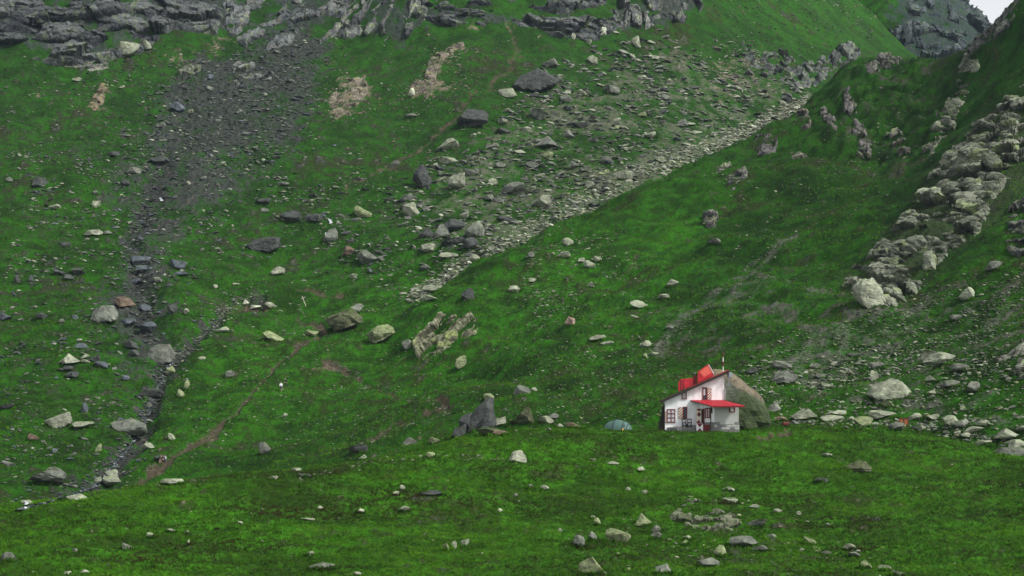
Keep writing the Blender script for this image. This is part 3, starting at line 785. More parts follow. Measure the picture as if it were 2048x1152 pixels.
outcrop("outcrop", "small pale outcrop on the grassy spur below the brownish one", strk=[(1592, 298, 10), (1610, 308, 8)], amp=2.0, size=2.6, seed=61, cut=.38, base=(.25, .25, .2), dark=(.04, .04, .035), cat="outcrop", owner=(2,), bl=(9, .8, 3, 1.4, 90))
outcrop("outcrop", "grey bedrock patch low on the near end of the spur", strk=[(1465, 362, 12), (1485, 350, 10)], amp=1.8, size=2.6, seed=63, cut=.38, base=(.17, .165, .16), dark=(.04, .04, .04), cat="outcrop", owner=(2,), bl=(9, 1, 3.5, 1.2, 60))
outcrop("outcrop", "dark bedrock patch below the crest of the spur with grass on top", strk=[(1520, 285, 13), (1545, 278, 10)], amp=1.8, size=2.8, seed=65, cut=.40, base=(.15, .14, .14), dark=(.035, .035, .035), cat="outcrop", owner=(2,), bl=(8, 1, 3.5, 1, 50))
outcrop("outcrop", "pale streak of bedrock on the grassy nose of the spur", strk=[(1425, 345, 3), (1440, 328, 6), (1458, 316, 4)], amp=1.6, size=2.2, seed=66, cut=.34, base=(.27, .28, .22), dark=(.06, .06, .05), cat="outcrop", owner=(2,), bl=(10, .8, 2.5, 2, 48))
outcrop("outcrop", "rocky knob on the green shoulder above the scree streak", strk=[(1412, 415, 9), (1422, 432, 15)], amp=2.6, size=3, seed=67, cut=.38, base=(.18, .175, .16), dark=(.035, .035, .035), cat="outcrop", owner=(2,), bl=(12, 1, 4, 1.8, 115))
outcrop("outcrop", "yellowish lichen outcrop in the middle of the meadow with bare soil below it", pts=[(826, 680), (850, 655), (880, 636), (935, 640), (962, 645), (950, 668), (920, 680), (880, 705), (838, 716)], amp=2.2, size=3.2, aniso=(.7, 1, 1.2), seed=71, cut=.12, soft=9, up=3, base=(.36, .38, .24), dark=(.08, .075, .05), cat="outcrop", owner=(1, 2), bl=(16, .6, 1.8, 1.4, 60), st=(.7, 1.4, 55))
outcrop("outcrop", "broad low lichen outcrop in the foreground turf below the hut", pts=[(1340, 1030), (1360, 1010), (1390, 1004), (1430, 1015), (1478, 1040), (1490, 1058), (1430, 1066), (1380, 1052), (1350, 1046)], amp=1.15, size=1.7, seed=73, cut=.34, soft=9, up=3, base=(.24, .26, .17), dark=(.04, .045, .03), cat="outcrop", owner=(0,), sink=.4, bl=(34, .35, 1.6, .9, 20), st=(.6, .8, 15))
outcrop("outcrop", "cracked grey outcrop against the right edge above the boulder row", pts=[(1985, 715), (2015, 700), (2060, 690), (2140, 690), (2140, 760), (2060, 762), (2010, 745)], amp=2.0, size=2.6, seed=75, cut=.36, soft=8, up=2, base=(.24, .25, .2), dark=(.05, .05, .04), cat="outcrop", owner=(2,), bl=(16, 1, 3, 1, 40), st=(.6, 1.6, 30))
outcrop("outcrop", "jagged grey outcrop band below the green slope at the upper right", pts=[(1490, 100), (1520, 120), (1560, 108), (1600, 140), (1650, 110), (1700, 88), (1720, 110), (1690, 150), (1640, 175), (1590, 185), (1560, 165), (1530, 150), (1490, 128)], amp=3.4, size=4.6, aniso=(.7, 1, 1.5), seed=77, cut=.34, soft=14, base=(.17, .185, .165), dark=(.03, .036, .04), cat="outcrop", owner=(1,), bl=(60, 2, 8, 1.7, 85), st=(.8, 4.5, 75))
outcrop("outcrop", "mossy rock knob sticking out at the left side of the dark scree", strk=[(362, 160, 9), (374, 146, 17), (395, 138, 8)], amp=2.6, size=4, seed=79, cut=.40, base=(.2, .21, .17), dark=(.035, .04, .03), cat="outcrop", owner=(1,), bl=(14, 1.5, 5, 1.4, 70))
outcrop("outcrop", "striped grey outcrop standing in the middle of the dark scree", strk=[(468, 168, 8), (485, 142, 20), (530, 150, 8)], amp=2.6, size=4, aniso=(1.4, 1, .7), seed=81, cut=.38, base=(.24, .25, .23), dark=(.05, .05, .055), cat="outcrop", owner=(1,), bl=(24, 1.5, 5.5, 2.0, 30), st=(.9, 2.6, 30))
outcrop("outcrop", "pinkish bare rock patch beside the right edge of the dark scree", pts=[(655, 200), (690, 158), (730, 152), (736, 178), (700, 232), (676, 240)], amp=1.6, size=3, seed=83, cut=.42, soft=7, base=(.25, .215, .17), dark=(.06, .05, .04), cat="outcrop", owner=(1,), bl=(40, 1, 4, 1.2, 40))
outcrop("outcrop", "pinkish broken rock strip slanting up under the top cliffs", strk=[(850, 190, 10), (872, 130, 12), (925, 92, 9)], amp=1.6, size=3, seed=85, cut=.42, base=(.26, .225, .18), dark=(.05, .045, .04), cat="outcrop", owner=(1,), bl=(44, 1, 4, 1.2, 50))
outcrop("outcrop", "reddish bare rock patch on the grass at the far left", strk=[(180, 215, 11), (205, 172, 10)], amp=1.4, size=3, seed=87, cut=.42, base=(.22, .17, .125), dark=(.09, .07, .05), cat="outcrop", owner=(1,), bl=(16, 1, 4, 1.4, 60))
outcrop("outcrop", "low grey outcrop at the right end of the dark cliff foot near the scree", pts=[(95, 100), (150, 100), (200, 112), (228, 128), (180, 140), (120, 132)], amp=1.9, size=3.4, seed=89, cut=.40, soft=9, base=(.25, .25, .22), dark=(.05, .05, .05), cat="outcrop", owner=(1,), bl=(30, 1.5, 6, 1.0, 20), st=(.7, 3.5, 8))

# ------------------------------------------------------------------ loose rocks
TONE = {'P': ((.27, .29, .215), "pale grey"), 'G': ((.145, .155, .13), "grey"), 'D': ((.062, .068, .064), "dark grey"), 'B': ((.085, .10, .115), "bluish grey"),
        'L': ((.22, .255, .135), "lichen-spotted"), 'M': ((.085, .095, .05), "mossy"), 'N': ((.15, .11, .08), "brownish"), 'W': ((.46, .48, .38), "whitish"), 'K': ((.30, .22, .17), "pinkish")}

def put_rock(name, u, v, w, h, tone, seed, n=3, roll=None, planes=13, kd=0.85, taper=0.0):
    base = min(v + 0.36 * h, 1175)
    g, _, _ = ground_at(u, base)
    y = g[1] + 0.1
    W, H = w / FPX * y, h / FPX * y * 1.08
    r = np.random.default_rng(seed)
    V, F = rock_shape(n, seed, planes=planes)
    a = r.uniform(0, 6.28); ca, sa = math.cos(a), math.sin(a)
    V = V @ np.array([[ca, sa, 0], [-sa, ca, 0], [0, 0, 1]])
    if taper: V[:, :2] *= (1 - taper * ss(V[:, 2], -.6, .75))[:, None]
    tl = r.normal(0, 0.22) if roll is None else roll
    ct, st = math.cos(tl), math.sin(tl)
    V = V @ np.array([[ct, 0, -st], [0, 1, 0], [st, 0, ct]])
    if r.uniform() < .75: V[:, 2] = np.where(V[:, 2] < 0, V[:, 2] * .5, V[:, 2])     # most are settled into the turf
    V -= (V.max(0) + V.min(0)) / 2
    V /= (V.max(0) - V.min(0))
    V = V * np.array([W, min(W, H * 2.2) * kd, H])
    # corners come off: ground line stays in the turf
    c = np.array(TONE[tone][0]) * r.uniform(0.85, 1.15)
    q = V / max(W, H) * 5
    nv = noise3(q[:, 0], q[:, 1], q[:, 2], seed % 40)
    col = c[None, :] * (1 + 0.22 * nv)[:, None]
    topness = ss(V[:, 2] / H, 0.05, 0.5) * ss(nv, -0.3, 0.4)
    if tone in 'PLGW': col = col * (1 + topness[:, None] * np.array([.12, .18, -.02]))
    if tone == 'M': col = col + (np.array([.045, .085, .012]) - col) * topness[:, None]
    me = np_mesh(name, V, F, col, smooth=False)
    o = link(name, me, M_ROCK)
    o.location = ((u - CX) / FPX * y, y, (VH - v) / FPX * y)
    return o

ROCKS = '''
258 99 46 28 P|the big rounded boulder under the left cliff|big rounded pale boulder at the foot of the dark left cliff
294 91 20 18 P
164 92 42 20 B|the blue slab under the left cliff|bluish flat slab lying at the base of the dark left cliff
154 159 17 8 P
381 224 14 10 P
356 215 30 18 B
321 251 22 11 G
321 320 42 16 D|the slab at the head of the gully|dark flat slab at the head of the stony gully under the scree
227 308 30 10 D
268 342 26 14 G
79 364 30 20 D|the dark rock on the far left slope|dark blocky rock alone on the far left grass slope
20 359 18 10 G
243 174 14 8 P
419 154 18 11 B
421 176 16 9 G
250 366 20 14 D
191 385 12 8 G
566 368 26 8 G
407 356 13 8 G
108 414 26 12 P
193 409 18 14 P|the pair of pale stones left of the upper gully|pale stone of a pair lying left of the upper stony gully
186 465 40 12 P
214 465 20 8 G
128 489 30 10 D
282 522 40 18 B|the bluish slab in the gully bend|bluish flat slab lying in the bend of the stony gully
286 536 28 12 B
361 547 36 10 B
357 529 34 20 B|the twin blue boulders right of the gully|bluish boulder right of the gully bend beside a long flat slab
120 544 28 14 D
156 543 30 16 D|the dark cluster left of the gully|dark boulder at the right of a three-rock cluster left of the gully
137 554 26 12 D
270 563 24 13 B
315 560 18 13 G
34 559 14 18 D
62 559 14 18 D
210 625 56 34 G|the big dome boulder|big dome-shaped grey boulder on the left meadow beside the gully
250 604 44 22 N
255 645 34 18 B
294 655 40 24 B|the dark blue boulder beside the dome|dark bluish boulder right below the big dome boulder
296 616 38 14 B
344 619 22 24 D
321 705 62 38 G|the round boulder at the gully fork|big rounded grey boulder at the fork where two gullies meet
140 717 44 20 P|the pale boulder cluster on the left meadow|pale pointed boulder heading a cluster on the left meadow
171 713 18 10 P
169 723 20 8 P
203 729 26 14 B
190 717 22 14 D
137 737 20 10 D
144 749 30 12 D
250 758 20 14 B
342 741 22 16 L
267 707 24 14 D
263 690 30 16 D
547 674 42 22 L|the lichen boulder left of the path|lichen-covered boulder left of the brown path below the bare soil
556 542 28 18 P|the lumpy pale rock|lumpy pale rock alone on the grass above the bare soil scar
527 487 72 30 D|the big dark boulder on the mid slope|big dark boulder alone on the mid slope left of the small falls
581 433 44 24 D|the dark boulder pair above the mid slope|dark boulder forming a pair above the big dark boulder on the mid slope
626 435 38 16 D
528 421 22 10 G
528 403 32 14 D
660 471 32 28 G|the rock at the small falls|angular grey rock at the foot of the small white falls
491 604 16 12 W
511 614 24 9 W
542 611 28 13 P
690 640 78 46 M|the big mossy boulder right of the path|big dark boulder with mossy top right of the brown path
624 667 30 12 L
460 749 20 15 G
446 659 28 12 P
697 503 26 22 N|the orange-topped rock|brown rock with orange top beside a ribbed grey boulder
735 514 42 28 G|the ribbed grey boulder|ribbed grey boulder right of the orange-topped brown rock
373 624 12 14 P
431 573 10 8 P
472 569 16 7 P
161 692 40 12 B
85 632 26 12 D
8 635 32 18 B
150 635 16 12 B
123 643 14 10 G
1074 160 98 46 D|the big dark slab under the top cliffs|big dark sloping slab boulder high on the slope under the top cliffs
1015 186 38 22 P|the pale block beside the big dark slab|pale block tucked under the left end of the big dark slab
945 236 64 36 D|the dark block above the boulder field|big dark angular block above the left end of the boulder field
1005 243 20 12 P
1079 230 38 26 G
896 289 44 22 P|the pale lichen boulder|pale boulder with yellow lichen cap left of the boulder field
897 321 40 16 P
942 345 32 16 G
846 356 42 52 D|the dark pyramid rock|dark pyramid-shaped rock at the left side of the boulder field
913 364 36 34 P|the pale block beside the pyramid|pale tall block right of the dark pyramid rock
1024 376 58 24 G|the ribbed block in the boulder field|grey ribbed block lying in the boulder field
1005 262 36 12 D
1092 284 52 24 G
1137 270 26 18 G
1154 250 46 12 D
1096 311 22 15 L
1234 255 12 10 L
824 185 12 18 W|the white standing stone|small white standing stone by the pinkish rock strip
1185 121 22 20 P
1205 63 16 18 W
1147 73 9 13 W
1178 85 12 12 P
1272 85 20 25 P|the pale upright stone under the pillars|pale upright stone on grass just under the pillar cliff
1161 186 24 12 P
1226 180 28 20 G
1133 196 28 18 G
822 232 26 10 G
1246 352 42 18 P|the pale slab on the scree edge|pale flat slab on the lower edge of the scree
1284 229 18 10 L
1099 126 34 18 G
1185 280 28 10 G
1312 115 16 12 P
1340 165 20 14 P
1330 195 24 14 G
1365 245 26 16 G
1300 270 24 13 P
1320 320 26 12 P
1210 320 24 14 G
1150 330 26 16 G
1180 370 26 14 P
1120 350 20 12 G
1065 330 28 14 G
975 395 30 14 G
985 365 22 14 P
1000 330 24 12 G
822 419 36 32 P|the pale faceted boulder|pale faceted boulder at the left end of the dark slab cluster
726 424 38 24 L
814 395 30 18 G
904 452 54 26 D|the dark slab cluster|long dark slab at the top of the dark slab cluster
884 462 30 26 G
911 483 58 18 D
949 462 42 34 G|the steep slab of the dark cluster|steep grey slab at the right end of the dark slab cluster
945 486 34 22 D
853 465 38 20 D
856 496 32 18 P
1082 406 40 26 P|the pale square boulder|big pale square boulder on the scree near the spur
928 430 20 16 P
1015 438 46 14 D
904 510 58 10 P
947 517 26 14 P
740 542 12 10 B
706 553 18 10 P
850 534 28 12 G
935 589 28 24 D|the dark striped stump|dark striped stump of rock alone on the green meadow centre
1029 577 30 12 P
1067 560 20 8 P
762 669 60 38 L|the cracked lichen boulder|big cracked lichen boulder left of the yellowish outcrop
713 616 30 18 G
866 578 40 16 P
860 596 34 12 P
815 690 24 20 G
1135 484 24 15 P
1127 510 28 14 P
1062 510 14 12 G
1279 609 38 18 P|the pale cracked rock above the hut meadow|pale cracked rock alone on the grass above the hut
1269 634 20 9 P
1195 676 34 12 P
1214 686 28 8 P
1291 688 24 14 P
1289 710 11 8 L
1181 570 20 12 P
1178 530 26 16 P
1164 520 16 10 P
1195 518 18 12 P
1140 643 22 20 K
921 725 24 28 L
1735 585 74 62 P|the big rounded boulder below the rib|big smooth rounded boulder at the lower end of the rock rib
1934 588 34 26 P|the pale block right of the rib|pale leaning block on the slope right of the rock rib
1987 531 32 18 G
1912 636 26 12 G
1568 756 54 30 G|the striped boulder above the hut|grey striped boulder on the scree above and right of the hut
1778 778 92 40 P|the great pale boulder right of the hut|great pale flat-topped boulder on the slope well right of the hut
1884 716 84 28 P|the long pale rock above the boulder row|long pale rock on the slope at the upper right of the boulder row
1749 752 18 22 P
1862 758 30 14 P
1903 767 34 14 G
1946 773 34 20 G
1629 732 22 12 P
1866 785 22 9 P
1563 731 42 18 G
1505 741 36 12 D
1705 710 26 10 D
1753 731 36 14 G
1921 734 36 16 G
1640 752 24 10 G
1655 770 30 10 P
1344 566 26 16 P
1329 593 26 10 P
1428 484 28 12 G
1548 817 28 24 G|the round boulder beside the hut boulder|round grey boulder just right of the huge boulder behind the hut
1610 829 56 26 P|the leaning slab right of the hut|pale leaning slab on the crest right of the hut
1665 838 52 16 P
1672 826 42 12 P
1727 844 38 22 L|the lichen wedge beside the shelter slab|lichen-green wedge of rock left of the big shelter slab
1767 829 60 17 P|the shelter slab|big pale roof slab over a dark hollow on the crest
1826 833 40 14 P
1793 853 34 17 G|the grey wedge under the shelter slab|dark grey wedge standing in front of the shelter slab
1844 857 18 12 P
1868 834 28 12 P
1902 842 32 22 P
1921 846 36 16 G
1946 860 44 14 P|the flat slab at the end of the boulder row|pale flat slab near the right end of the boulder row
1965 848 30 16 P
1935 871 30 12 P
1968 886 38 12 P
2034 888 40 18 P
2021 904 66 20 G|the large rock at the right edge|large grey rock lying against the right edge of the crest
2012 868 52 22 P
2045 856 30 14 P
1778 807 30 18 L
1702 838 18 10 P
1560 838 30 9 K
1590 845 26 8 G
1711 932 68 24 M|the mossy hump|long mossy hump with dark underside alone on the right foreground
1654 910 22 8 P
1643 960 28 10 D
1457 978 26 9 P
1459 1002 32 13 P|the pale lozenge stone|pale lozenge-shaped stone above the broad foreground outcrop
1512 1047 38 18 G
1486 1083 56 22 G|the twin slabs below the outcrop|grey twin slab in turf below the broad foreground outcrop
1518 1096 34 12 G
1541 1074 26 12 G
1619 1081 28 16 L
1440 1103 28 24 L|the lichen knob|lichen-spotted knob low in the foreground below the twin slabs
1417 1125 48 20 G
1326 1138 38 20 G|the domed stone near the bottom edge|domed grey stone near the bottom edge of the foreground
1652 1104 20 7 P
1698 1094 26 14 P
1769 1136 26 12 P
1795 1146 32 12 P
1733 1129 24 16 L
1708 1108 26 10 G
1375 1076 18 10 P
1368 1086 16 12 L
1556 1021 20 8 P
1506 1012 24 7 P
1596 1026 14 8 P
1310 1060 22 20 G
1312 1072 22 14 G
957 824 72 84 D|the tall dark rock|tall dark pointed rock standing on the crest left of the tent
980 794 28 14 L|the lichen cap on the tall rock|pale lichen cap stone perched behind the top of the tall dark rock
934 846 34 40 D
978 842 30 40 D
918 863 30 30 D|the leaning slab left of the tall rock|small dark leaning slab at the left foot of the tall dark rock
993 843 40 20 P|the pale block right of the tall rock|pale block at the right foot of the tall dark rock
1045 833 52 34 M|the dark mossy boulder left of the tent|round dark mossy boulder on the crest left of the tent
985 864 66 16 M
1001 866 30 9 N
819 884 30 18 G|the grey rock on the crest|grey rock on the left crest of the foreground knoll
868 880 24 12 L
862 910 22 12 L
1033 913 42 24 P|the pale pyramid boulder|pale pyramid boulder on the meadow below the tall dark rock
727 914 24 10 P
716 898 42 18 D
863 986 52 12 D|the dark flat rock|dark flat rock lying in the middle of the foreground meadow
805 977 12 14 P
792 987 14 10 P
809 1018 22 12 P
721 1022 16 10 P
892 1094 13 16 L|the row of upright stones|upright pale stone leftmost in a short row in the foreground
908 1091 11 18 P
930 1087 18 18 P
1195 1044 16 17 L
1284 1040 38 26 L|the lichen rock left of the outcrop|lichen rock left of the broad foreground outcrop
1185 1073 18 20 G
1236 1071 52 28 L|the big lichen rock|big lichen-spotted rock in the foreground left of the broad outcrop
1157 1083 26 26 G
1181 1133 48 36 L|the craggy lichen rock at the bottom|craggy lichen rock close to the bottom edge right of centre
1045 781 36 22 G|the pointed rock behind the tall rock|pointed grey rock on the grass behind the tall dark rock
1068 780 16 10 P
620 1107 18 10 P
644 1133 52 16 G|the long low stone|long low grey stone sunk in the lower left foreground
715 1147 18 8 P
1092 840 32 16 P
1105 832 26 12 G
1150 851 38 12 N
1120 852 18 9 P
1030 990 14 8 G
1061 973 10 10 P
1090 975 18 10 P
1256 980 14 12 P
1290 985 18 10 P
1283 937 18 8 P
1186 920 14 6 P
1226 926 24 7 P
116 839 62 32 P|the pale trapezoid slab|large pale trapezoid slab on the grass in the lower left
168 850 46 14 P
168 817 16 24 B|the small pointed stone|small pointed bluish stone standing above the trapezoid slab
260 854 72 36 G|the boulder beside the stream|big grey boulder on the left bank of the stream gully
304 786 58 20 D|the dark slab over the stream|dark slab spanning the narrow stream gully
373 770 15 20 L
362 786 20 16 L
67 874 24 14 N
15 811 32 11 D
99 951 78 34 G|the broad boulder at the bottom left|broad grey boulder at the lower left above the foreground knoll
222 948 32 18 P
226 962 38 20 P|the pale blocks at the gully mouth|pale block at the mouth of the gully beside the path
152 996 42 18 P|the rounded rock on the left crest|rounded pale rock sunk at the left crest of the knoll
193 958 24 11 P
17 927 30 12 G
197 897 14 19 L
296 891 28 12 P
344 874 16 15 P
530 897 25 25 G|the lone grey stone on the dark green slope|lone grey upright stone on the dark green slope left of centre
571 830 11 8 P
318 917 31 14 D|the slab beside the hikers|dark slab at the lower path where a hiker rests
547 956 20 9 P
593 939 20 7 P
610 951 30 10 D
345 963 46 11 P
342 1062 19 9 P
372 1065 13 10 P
301 1071 17 12 P
258 1093 24 14 G|the grey rock in the left foreground|grey rounded rock in the left foreground meadow
150 1101 12 8 G
378 1085 8 12 P
14 1114 30 20 G
169 1143 20 8 W
135 1146 16 8 P
615 1039 30 6 P
52 1004 30 8 P
1310 708 18 8 P
1340 655 16 8 G
640 1015 12 7 P
1000 1020 12 7 P
1120 1060 12 7 P
480 1045 12 6 P
'''
def bearing(du, dv):
    a = abs(du) / (abs(dv) + 1e-6)
    hor, ver = ("right" if du > 0 else "left"), ("below" if dv > 0 else "above")
    if a > 2.4: return "%s of" % hor
    if a < 0.42: return ver
    return "%s and %s of" % (ver, hor)

rows = []
for ln in ROCKS.strip().splitlines():
    f = ln.split("|"); t = f[0].split()
    rows.append((float(t[0]), float(t[1]), float(t[2]), float(t[3]), t[4], f[1] if len(f) > 1 else None, f[2] if len(f) > 2 else None))
LM = [(r[0], r[1], r[5]) for r in rows if r[5]] + [(1390, 810, "the white hut"), (1235, 853, "the tent"), (894, 670, "the yellowish outcrop"), (564, 772, "the two walking hikers"), (1420, 1035, "the broad foreground outcrop")]
seen_labels = set(r[6] for r in rows if r[6])
def size_word(w, h):
    b = math.sqrt(w * h)
    return ("large ", "boulder") if b > 30 else (("", "rock") if b > 19 else (("small ", "stone") if b > 11 else ("tiny ", "stone")))
def shape_word(w, h):
    r = w / h
    return "upright" if r < 0.95 else ("blocky" if r < 1.45 else ("low" if r < 2.3 else "flat"))
def auto_label(u, v, w, h, tone):
    near = sorted(LM, key=lambda m: (m[0] - u) ** 2 + ((m[1] - v) * 1.3) ** 2)
    sz, noun = size_word(w, h); sh = shape_word(w, h); tn = TONE[tone][1]
    cands = []
    for k in range(0, 9):
        m = near[k]
        dist = math.hypot(m[0] - u, m[1] - v)
        adv = ("just " if dist < 45 else ("" if dist < 120 else "well "))
        cands.append("%s%s %s %s %s%s %s" % (sz, tn, sh, noun, adv, bearing(u - m[0], v - m[1]), m[2]))
    for c in cands:
        if c not in seen_labels and len(c.split()) <= 16:
            seen_labels.add(c); return c
    for k in range(3):
        c = "%s%s %s %s, between %s and %s" % (sz, tn, sh, noun, near[k][2], near[k + 1][2])
        if c not in seen_labels and len(c.split()) <= 16:
            seen_labels.add(c); return c
    return min(cands, key=lambda c: len(c.split()))

from mathutils.bvhtree import BVHTree
def hull_rock(o, outline, cu, cv, depth, seed, lean=0.0):
    """give a big boulder the outline it has in the photo, with a thickness of its own"""
    y = o.location.y; k = y / FPX; r = np.random.default_rng(seed)
    bm = bmesh.new()
    for (u, v) in outline: bm.verts.new(((u - cu) * k, r.uniform(-.12, .12) * depth, (cv - v) * k))
    lo = max(v for u, v in outline)
    for (u, v) in outline:
        q = r.uniform(.45, .8)
        bm.verts.new(((u - cu) * k * q, -depth * r.uniform(.3, .5), (cv - v) * k * q - lean * k * 10)); bm.verts.new(((u - cu) * k * q, depth * r.uniform(.35, .5), (cv - v) * k * q))
    for (u, v) in outline:
        if v > lo - 12: bm.verts.new(((u - cu) * k * .9, -depth * .5, (cv - v) * k - .3))
    bmesh.ops.convex_hull(bm, input=list(bm.verts)); tree = BVHTree.FromBMesh(bm)
    V, _ = ICO[4]; out = np.empty_like(V)
    for i, d in enumerate(V):
        h = tree.ray_cast(Vector(d) * 60.0, -Vector(d))
        out[i] = h[0] if h[0] is not None else Vector(d) * .3
    bm.free()
    s = max(np.ptp(out[:, 0]), np.ptp(out[:, 2]))
    q = out / s * 3.2 + seed
    hb, rb, eb = blocks3(q, 1.0, seed % 40, .9, (1.2, 1, .8)); q2 = out / s * 9 + seed
    nn_ = noise3(q2[:, 0], q2[:, 1], q2[:, 2], seed % 30)
    out = out * (1 + .045 * hb - .04 * np.exp(-eb * 16) + .018 * nn_)[:, None]
    o.data.vertices.foreach_set("co", out.astype(np.float32).ravel()); o.data.update()
    return out, rb, eb

OUTLINES = {
    "the tall dark rock": ([(922, 874), (938, 846), (950, 818), (966, 806), (979, 793), (987, 797), (988, 822), (992, 850), (990, 874)], 3.4),
    "the great pale boulder right of the hut": ([(1731, 790), (1744, 771), (1768, 763), (1782, 756), (1806, 762), (1823, 784), (1816, 796), (1752, 797)], 4.0),
    "the big rounded boulder below the rib": ([(1703, 574), (1718, 558), (1746, 556), (1764, 578), (1772, 606), (1742, 617), (1724, 612), (1708, 594)], 4.2),
    "the big dark slab under the top cliffs": ([(1022, 174), (1038, 152), (1074, 136), (1098, 146), (1124, 161), (1106, 174), (1076, 184), (1040, 182)], 8.0),
    "the big dark boulder on the mid slope": ([(490, 492), (505, 480), (535, 472), (562, 474), (563, 495), (545, 503), (508, 502)], 4.5),
    "the big dome boulder": ([(182, 638), (186, 622), (204, 610), (228, 610), (238, 626), (236, 640), (200, 644)], 4.0),
    "the round boulder at the gully fork": ([(289, 720), (298, 698), (316, 687), (340, 688), (352, 706), (346, 724), (305, 726)], 4.0),
    "the pale trapezoid slab": ([(86, 842), (100, 836), (140, 822), (146, 845), (130, 852), (108, 856)], 2.4)}
ROCK_GROUP = "rocks strewn over the mountainside"
hand = []
for i, (u, v, w, h, tone, short, label) in enumerate(rows):
    big = w * h
    ROLL = {"the tall dark rock": 0.35, "the leaning slab left of the tall rock": 0.7, "the steep slab of the dark cluster": 0.6}
    nm = "boulder" if math.sqrt(big) > 19 else "stone"
    o = put_rock(nm, u, v, w, h, tone, 1000 + i * 7, n=4 if big > 1500 or short in OUTLINES else (3 if big > 300 else 2), roll=ROLL.get(short), planes=16 if big > 1000 else 11, taper=.42 if label and any(k in label for k in ("pyramid", "tall dark pointed", "pointed grey", "small pointed", "pale pointed", "leaning slab at the left")) else 0.0)
    if short in OUTLINES:
        hull_rock(o, OUTLINES[short][0], u, v, OUTLINES[short][1], 60 + i)
    tag(o, label or auto_label(u, v, w, h, tone), "boulder" if nm == "boulder" else "stone", ROCK_GROUP)
    hand.append((u, v, w, h))
N_HAND = len(rows)
print("hand rocks", N_HAND)

# ---- everything else that lies about: too many to count
LOW = [rock_shape(1, 50 + k, planes=9, slab=random.uniform(0.45, 0.9)) for k in range(14)]
TINY_V = np.array([[1, 0, -.1], [.3, .95, 0], [-.8, .6, -.1], [-.85, -.55, 0], [.25, -1, -.1], [.25, .25, .8], [-.3, -.2, .75], [0, 0, -.8]])
TINY_F = np.array([[0, 1, 5], [1, 2, 6], [1, 6, 5], [2, 3, 6], [3, 4, 6], [4, 0, 5], [4, 5, 6], [1, 0, 7], [2, 1, 7], [3, 2, 7], [4, 3, 7], [0, 4, 7]])
TINY = []
for k in range(10):
    r = np.random.default_rng(90 + k)
    TINY.append((TINY_V * (1 + r.normal(0, .18, TINY_V.shape)) * np.array([1, 1, r.uniform(.45, .9)]), TINY_F))

n_scatter = 0
def strew(heap, n, tones, smin, smax, pts=None, strk=None, power=2.2, owner=None, flat=(0.35, 0.7), clump=0.0, hi=7.0, lean=0.0, jit=22.0):
    """n stones over a region; sizes are many small and a few big ones"""
    global n_scatter
    r = np.random.default_rng(len(heap.V) + n * 3 + int(smax * 10))
    made, tries = 0, 0
    while made < n and tries < n * 12:
        tries += 1
        if pts:
            p = np.array(pts)
            u, v = r.uniform(p[:, 0].min(), p[:, 0].max()), r.uniform(p[:, 1].min(), p[:, 1].max())
            if not in_poly(u, v, pts): continue
            u, v = u + r.normal(0, jit), v + r.normal(0, jit * .7)
        else:
            k = r.integers(0, len(strk) - 1); a, b = strk[k], strk[k + 1]
            t_ = r.uniform(); w_ = a[2] + (b[2] - a[2]) * t_
            u, v = a[0] + (b[0] - a[0]) * t_ + r.normal(0, w_ * .6), a[1] + (b[1] - a[1]) * t_ + r.normal(0, w_ * .5)
        if not (-190 < u < 2240): continue
        g, i, j = ground_at(u, v)
        if owner is not None and OWN[i, j] not in owner: continue
        if clump:
            q = noise2(np.array([g[0] / 11.0]), np.array([g[1] / 11.0]), 77)[0] + 0.5 * noise2(np.array([g[0] / 4.0]), np.array([g[1] / 4.0]), 78)[0]
            if q < (r.uniform() - 0.5) * 1.2 * 1.0 + (clump - 0.5): continue
        if v > 845 and 1315 < u < 1500 and 240 < g[1] < 256: continue
        if g[1] > 239 and g[1] < 256 and 15.5 < g[0] < 32: continue
        s = smin + (smax - smin) * r.uniform() ** power
        W = s / FPX * g[1]
        tone = tones[r.integers(0, len(tones))]
        V, F = LOW[r.integers(0, len(LOW))] if s > hi else TINY[r.integers(0, len(TINY))]
        a = r.uniform(0, 6.28); ca, sa = math.cos(a), math.sin(a)
        V = V @ np.array([[ca, sa, 0], [-sa, ca, 0], [0, 0, 1]])
        tl = r.normal(lean, 0.25); ct, st = math.cos(tl), math.sin(tl)
        fl = r.uniform(*flat)
        V = (V * np.array([1.0, 0.75, fl])) @ np.array([[ct, 0, -st], [0, 1, 0], [st, 0, ct]])
        V = V * (W * 0.55) + g + np.array([0, 0, W * fl * 0.05])
        c = np.array(TONE[tone][0]) * r.uniform(0.7, 1.2)
        heap.add(V, F, np.repeat(c[None, :], len(V), 0) * (1 + 0.12 * r.normal(size=(len(V), 1))))
        made += 1
    n_scatter += made

scree = Heap(); pale = Heap(); mead = Heap()
Z1 = [(335, 120), (480, 100), (600, 45), (655, 80), (640, 180), (600, 300), (520, 335), (420, 330), (330, 345), (240, 330), (280, 230)]
strew(scree, 3000, "DDBBGGP", 2.5, 15, pts=Z1, power=3.2, owner=(1,))
strew(scree, 2000, "DBGGPP", 3, 17, pts=[(0, 300), (700, 290), (700, 470), (420, 520), (0, 570)], power=3.0, clump=.55, owner=(1,))
strew(scree, 170, "DDBGG", 9, 26, pts=Z1, power=1.5, owner=(1,))
strew(scree, 1300, "DDBDGD", 3, 20, strk=GULLY, power=2.0, owner=(1,))
strew(scree, 360, "GDPG", 4, 13, strk=GULLY2, power=2.0, owner=(1,))
strew(scree, 1400, "DBGGPD", 3.5, 20, pts=[(0, 540), (430, 520), (360, 760), (310, 900), (200, 1000), (0, 1000)], power=2.8, clump=.62, owner=(1,))
strew(scree, 900, "GPGD", 2.5, 12, pts=[(0, 110), (330, 100), (260, 330), (0, 330)], power=2.5, clump=.5, owner=(1,))
